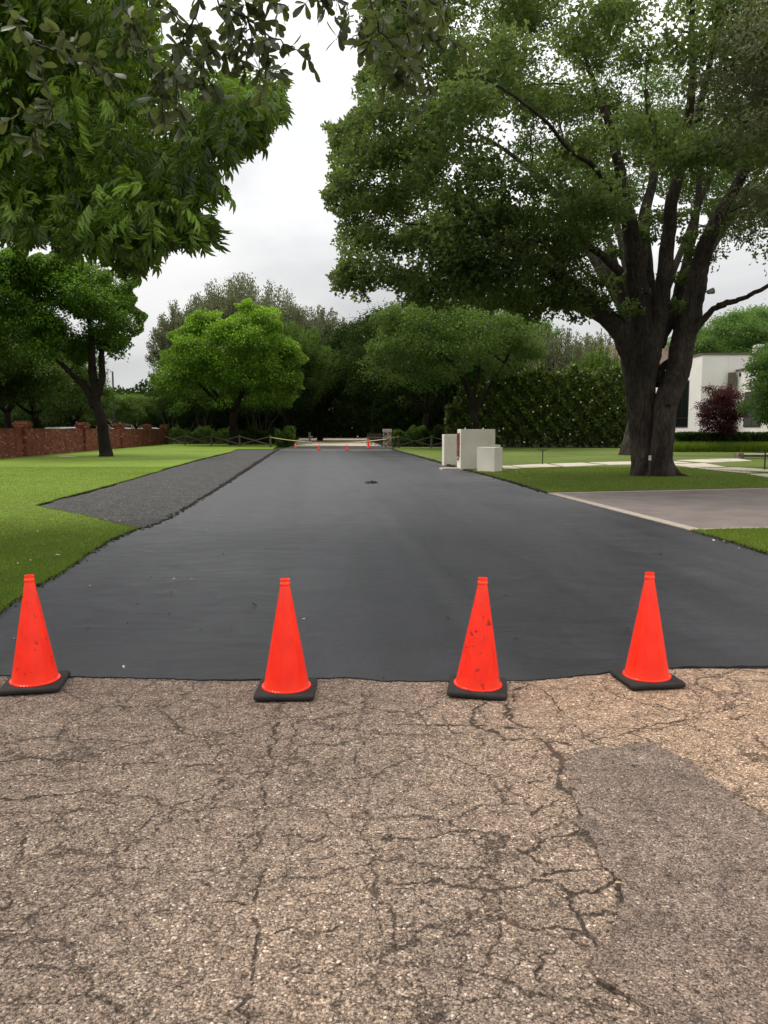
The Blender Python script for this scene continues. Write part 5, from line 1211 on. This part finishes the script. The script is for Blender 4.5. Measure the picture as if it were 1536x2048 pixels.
# pale board on the left lawn, clump on the road
x, y = G(135, 914.5, LZ); b = MB(); b.box((0, 0, 0), (.85, .22, .03), .1, .004); o = b.build('board', M['lime_paving']); o.location = (x, y, LZ + .03); tag(o, 'short pale board lying on the left lawn near the brick wall', 'board')
x, y = G(744, 967); b = MB(); b.lathe([(.15, 0), (.11, .02), (.05, .045), (.01, .05)], (0, 0, 0), 7)
for k in range(70):
    a = rng.uniform(0, 6.28); q = min(.15, abs(rng.normal()) * .08); b.box((math.cos(a) * q * 1.5, math.sin(a) * q, .015 + rng.uniform(0, .06) * max(0, 1 - q * 5)), (rng.uniform(.02, .07), rng.uniform(.015, .05), .012), rng.uniform(0, 3), 0, 0, (rng.normal() * .8, rng.normal() * .8))
o = b.build('debris_clump', mat_plain('dead_leaves', (.06, .045, .03), .9, .4, 20, .3)); o.location = (x, y, .012); tag(o, 'dark clump of dead leaves lying in the middle of the sealed road', 'debris')

# fallen leaves and petals
V0, Q0 = T_obov()
lm_pale = mat_plain('pale_fallen_leaf', (.62, .54, .38), .7, .15, 30); lm_dark = mat_plain('dark_fallen_leaf', (.035, .028, .018), .8, .2, 30)
def fallen(pts, m, size, z, label, group):
    me = quads_mesh('fallen_leaf', V0 * np.array((1, 1, 2.2)), Q0); me.materials.append(m)
    for (u, v) in pts:
        x, y = G(u, v, z); o = bpy.data.objects.new('fallen_leaf', me); COL.objects.link(o); o.location = (x, y, z + .006)
        s = size * rng.uniform(.7, 1.3); o.scale = (s, s, s); o.rotation_euler = (rng.normal() * .25, rng.normal() * .25, rng.uniform(0, 6.28)); tag(o, label, 'leaf', group)
fallen([(248, 1338), (256, 1246), (28, 1279), (296, 1156), (345, 1159), (330, 1157), (183, 1172), (113, 1168), (380, 1160), (604, 1239), (460, 1256), (530, 1054), (392, 1059), (412, 1061)], lm_pale, .035, .014, 'pale fallen leaf lying on the dark sealed road', 'pale leaves on the sealed road')
fallen([(427, 1199), (508, 1211), (513, 1212), (348, 1045), (446, 1108), (340, 1186), (341, 1229), (270, 1210), (732, 1187), (1016, 1192), (1034, 1275), (1250, 1261), (1326, 1109), (1250, 1261), (1323, 1253), (1522, 1171), (900, 1150), (890, 1235), (181, 1257), (398, 1262)], lm_dark, .045, .014, 'dark leaf fleck lying on the sealed road', 'dark flecks on the sealed road')
fallen([(48, 1073), (12, 1078), (78, 1062), (117, 1066), (110, 1112), (122, 1111), (36, 1126), (90, 1090), (178, 1080), (60, 1120), (238, 1043), (213, 1041), (20, 1160), (140, 1078), (255, 944), (262, 945), (303, 925), (234, 966), (303, 949)], lm_pale, .05, LZ + .018, 'pale fallen leaf lying on the left lawn', 'pale leaves on the left lawn')
fallen([(1425, 1079), (1478, 1098), (1516, 1107), (1440, 1083), (1380, 1066)], lm_pale, .06, .02, 'pale leaf lying along the right road edge', 'pale leaves on the right road edge')
fallen([(122, 1443), (272, 1746), (1246, 1769)], mat_plain('tan_fallen_leaf', (.5, .36, .2), .8, .2, 30), .03, .008, 'tan leaf scrap lying on the old cracked road', 'tan leaf scraps on the old road')

# ------------------------------------------------------------------ white house
XA = 25.9
h0 = empty('white_house', (XA, 66, 0), 'modern white stucco house with flat roof and tall windows at the right', 'house')
def hb_(name, x0, x1, y0, y1, z0, z1, m, parent=h0, bev=0):
    b = MB(); b.box(((x0 + x1) / 2 - XA, (y0 + y1) / 2 - 66, (z0 + z1) / 2), (x1 - x0, y1 - y0, z1 - z0), 0, bev); return b.build(name, m, parent)
hb_('wall', XA, 46, 66, 90, 0, 7.62, M['stucco']); hb_('roof_edge', XA - .06, 46.1, 65.94, 90, 7.62, 7.78, M['fascia'])
hb_('wing_wall', 28.7, 46, 59.2, 65.99, 0, 6.30, M['stucco']); hb_('wing_roof_edge', 28.62, 46.1, 59.12, 65.96, 6.30, 6.44, M['fascia'])
hb_('chimney', 32.3, 32.75, 70, 71.2, 7.7, 8.9, M['stucco'])
def win_side(x, y0, y1, z0, z1, nb=1):   # window in a wall facing -X
    fr_ = hb_('window', x - .05, x + .08, y0, y1, z0, z1, M['frame'])
    k = 2; w = (y1 - y0 - .1 * (k + 1)) / k
    for i in range(k):
        for (a, c_) in ((z0 + .1, z0 + .75), (z0 + .83, z1 - .1)):
            b = MB(); ya = y0 + .1 + i * (w + .1); b.box((x - .055 - XA, ya + w / 2 - 66, (a + c_) / 2), (.02, w, c_ - a)); b.build('pane', M['glass'], fr_)
win_side(XA, 68.6, 71.4, 1.80, 5.75); win_side(28.7, 61.3, 64.2, 1.80, 4.55)
hb_('downpipe_head', 28.05, 28.5, 65.6, 65.99, 5.2, 6.2, M['fascia']); hb_('downpipe', 28.22, 28.36, 65.8, 65.99, 0, 5.2, M['fascia'])
b = MB(); b.box((28.68 - XA, 65.2 - 66, 6.0), (.08, .25, .3)); b.build('wall_vent', M['black'], h0)
hb_('wall_joint', 28.0, 28.03, 65.985, 66, 6.45, 7.6, M['lime'])
# older stone house with brown roof behind
s0 = empty('stone_house', (28, 92, 0), 'brown shingle roofed stone house behind the huge oak', 'house')
b = MB(); b.box((-.2, 4, 4.3), (9.6, 8, 8.6)); b.build('wall', M['stone'], s0)
b = MB(); zr, ze = 11.5, 8.5; b.add([(-5.4, -.8, ze), (5.6, -.8, ze), (5.6, 4, zr), (-5.0, 4, zr), (-5.4, 8.8, ze), (5.6, 8.8, ze)], [(0, 1, 2, 3), (3, 2, 5, 4), (0, 3, 4), (1, 5, 2), (0, 4, 5, 1)]); b.build('roof', M['shingle'], s0)
xs_, ys_ = G(1248, 895.5); b = MB(); b.box((0, 0, 1.5), (.55, .5, 3.0), 0, .02); b.box((0, 0, 3.06), (.65, .6, .12), 0, .02)
o = b.build('stone_column', M['stone']); o.location = (xs_, ys_, 0); tag(o, 'narrow stone column at the right end of the magnolia hedge, left of the oak', 'column')

# ------------------------------------------------------------------ street beyond the wall
def car(name, loc, rz, paint, label):
    root = empty(name, loc, label, 'car', 'cars parked beyond the brick wall', rz)
    prof = [(-2.3, .35), (-2.32, .75), (-2.2, 1.02), (-1.9, 1.08), (-1.55, 1.66), (-1.2, 1.78), (.35, 1.80), (.75, 1.68), (1.35, 1.14), (2.1, 1.02), (2.3, .8), (2.32, .4)]
    def ext(pr, w, z=0, inset=.0):
        n_ = len(pr); vs = [(x, -w, z_) for x, z_ in pr] + [(x, w, z_) for x, z_ in pr]
        return vs, [tuple(range(n_)), tuple(range(2 * n_ - 1, n_ - 1, -1))] + [(i, n_ + i, n_ + (i + 1) % n_, (i + 1) % n_) for i in range(n_)]
    b = MB(); b.add(*ext(prof, .90)); o = b.build('body', paint, root); m_ = o.modifiers.new('bev', 'BEVEL'); m_.width = .09; m_.segments = 3
    for pr_w in ([(-1.75, 1.12), (-1.48, 1.62), (-.5, 1.68), (-.5, 1.12)], [(-.4, 1.12), (-.4, 1.68), (.4, 1.68), (.72, 1.58), (1.12, 1.16)]):
        for sg in (-1, 1):
            b = MB(); b.add([(x, sg * .905, z_) for x, z_ in pr_w], [tuple(range(len(pr_w)))]); b.build('side_window', M['glass'], root)
    for q in ([(.83, 1.62), (1.32, 1.19)], [(-1.64, 1.58), (-1.9, 1.14)]):
        b = MB(); dx = .015 if q[0][0] > 0 else -.015; b.add([(q[0][0] + dx, -.72, q[0][1]), (q[0][0] + dx, .72, q[0][1]), (q[1][0] + dx, .8, q[1][1]), (q[1][0] + dx, -.8, q[1][1])], [(0, 1, 2, 3)]); b.build('windscreen', M['glass'], root)
    for x in (-1.4, 1.42):
        for sg in (-1, 1):
            b = MB(); b.lathe([(.2, -.12), (.34, -.11), (.36, -.05), (.36, .05), (.34, .11), (.2, .12)], (0, 0, 0), 20); w_ = b.build('wheel', M['rubber'], root); w_.location = (x, sg * .82, .36); w_.rotation_euler = (math.pi / 2, 0, 0)
            b = MB(); b.lathe([(.05, -.13), (.2, -.13), (.2, .13), (.05, .13)], (0, 0, 0), 14); b.build('rim', M['steel'], w_)
    for sg in (-1, 1):
        b = MB(); b.box((2.27, sg * .65, .82), (.12, .35, .16), 0, .02); b.build('headlight', M['steel'], root)
    return root
wp_ = mat_plain('white_paint', (.78, .78, .78), .3, .03, 2, 0, .6); sp_ = mat_plain('silver_paint', (.50, .52, .54), .3, .03, 2, 0, .6)
car('parked_car', (PX(133, 70)[0], 70, .02), 1.2, wp_, 'white car parked beyond the brick wall between its second and third pillars')
car('parked_car', (PX(312, 101)[0], 100, .01), .1, sp_, 'silver car parked beyond the far end of the brick wall')
car('parked_car', (PX(268, 101)[0], 98, .01), .1, wp_, 'white car parked beyond the wall, just right of the cream house')
ch_ = empty('cream_house', (PX(240, 125)[0], 125, 0), 'small cream house glimpsed over the brick wall beside the leaning trunk', 'house')
b = MB(); b.box((0, 2, 1.6), (6.5, 5, 3.2)); b.build('wall', mat_plain('cream_render', (.70, .58, .42), .9, .08, 1), ch_)
b = MB(); b.add([(-3.6, -.9, 3.2), (3.6, -.9, 3.2), (3.6, 2, 4.6), (-3.6, 2, 4.6), (-3.6, 4.9, 3.2), (3.6, 4.9, 3.2)], [(0, 1, 2, 3), (3, 2, 5, 4), (0, 3, 4), (1, 5, 2), (0, 4, 5, 1)]); b.build('roof', M['shingle'], ch_)
for dx in (-1.8, 1.6):
    b = MB(); b.box((dx, -.52, 1.6), (1.0, .06, 1.2)); wf = b.build('window', M['frame'], ch_); b = MB(); b.box((dx, -.56, 1.6), (.84, .03, 1.04)); b.build('pane', M['glass'], wf)
b = MB(); b.lathe([(.12, 0), (.09, 8.0)], n=12); o = b.build('utility_pole', M['fence']); o.location = (PX(232, 90)[0], 90, 0); tag(o, 'grey utility pole beyond the brick wall right of the leaning trunk', 'pole')
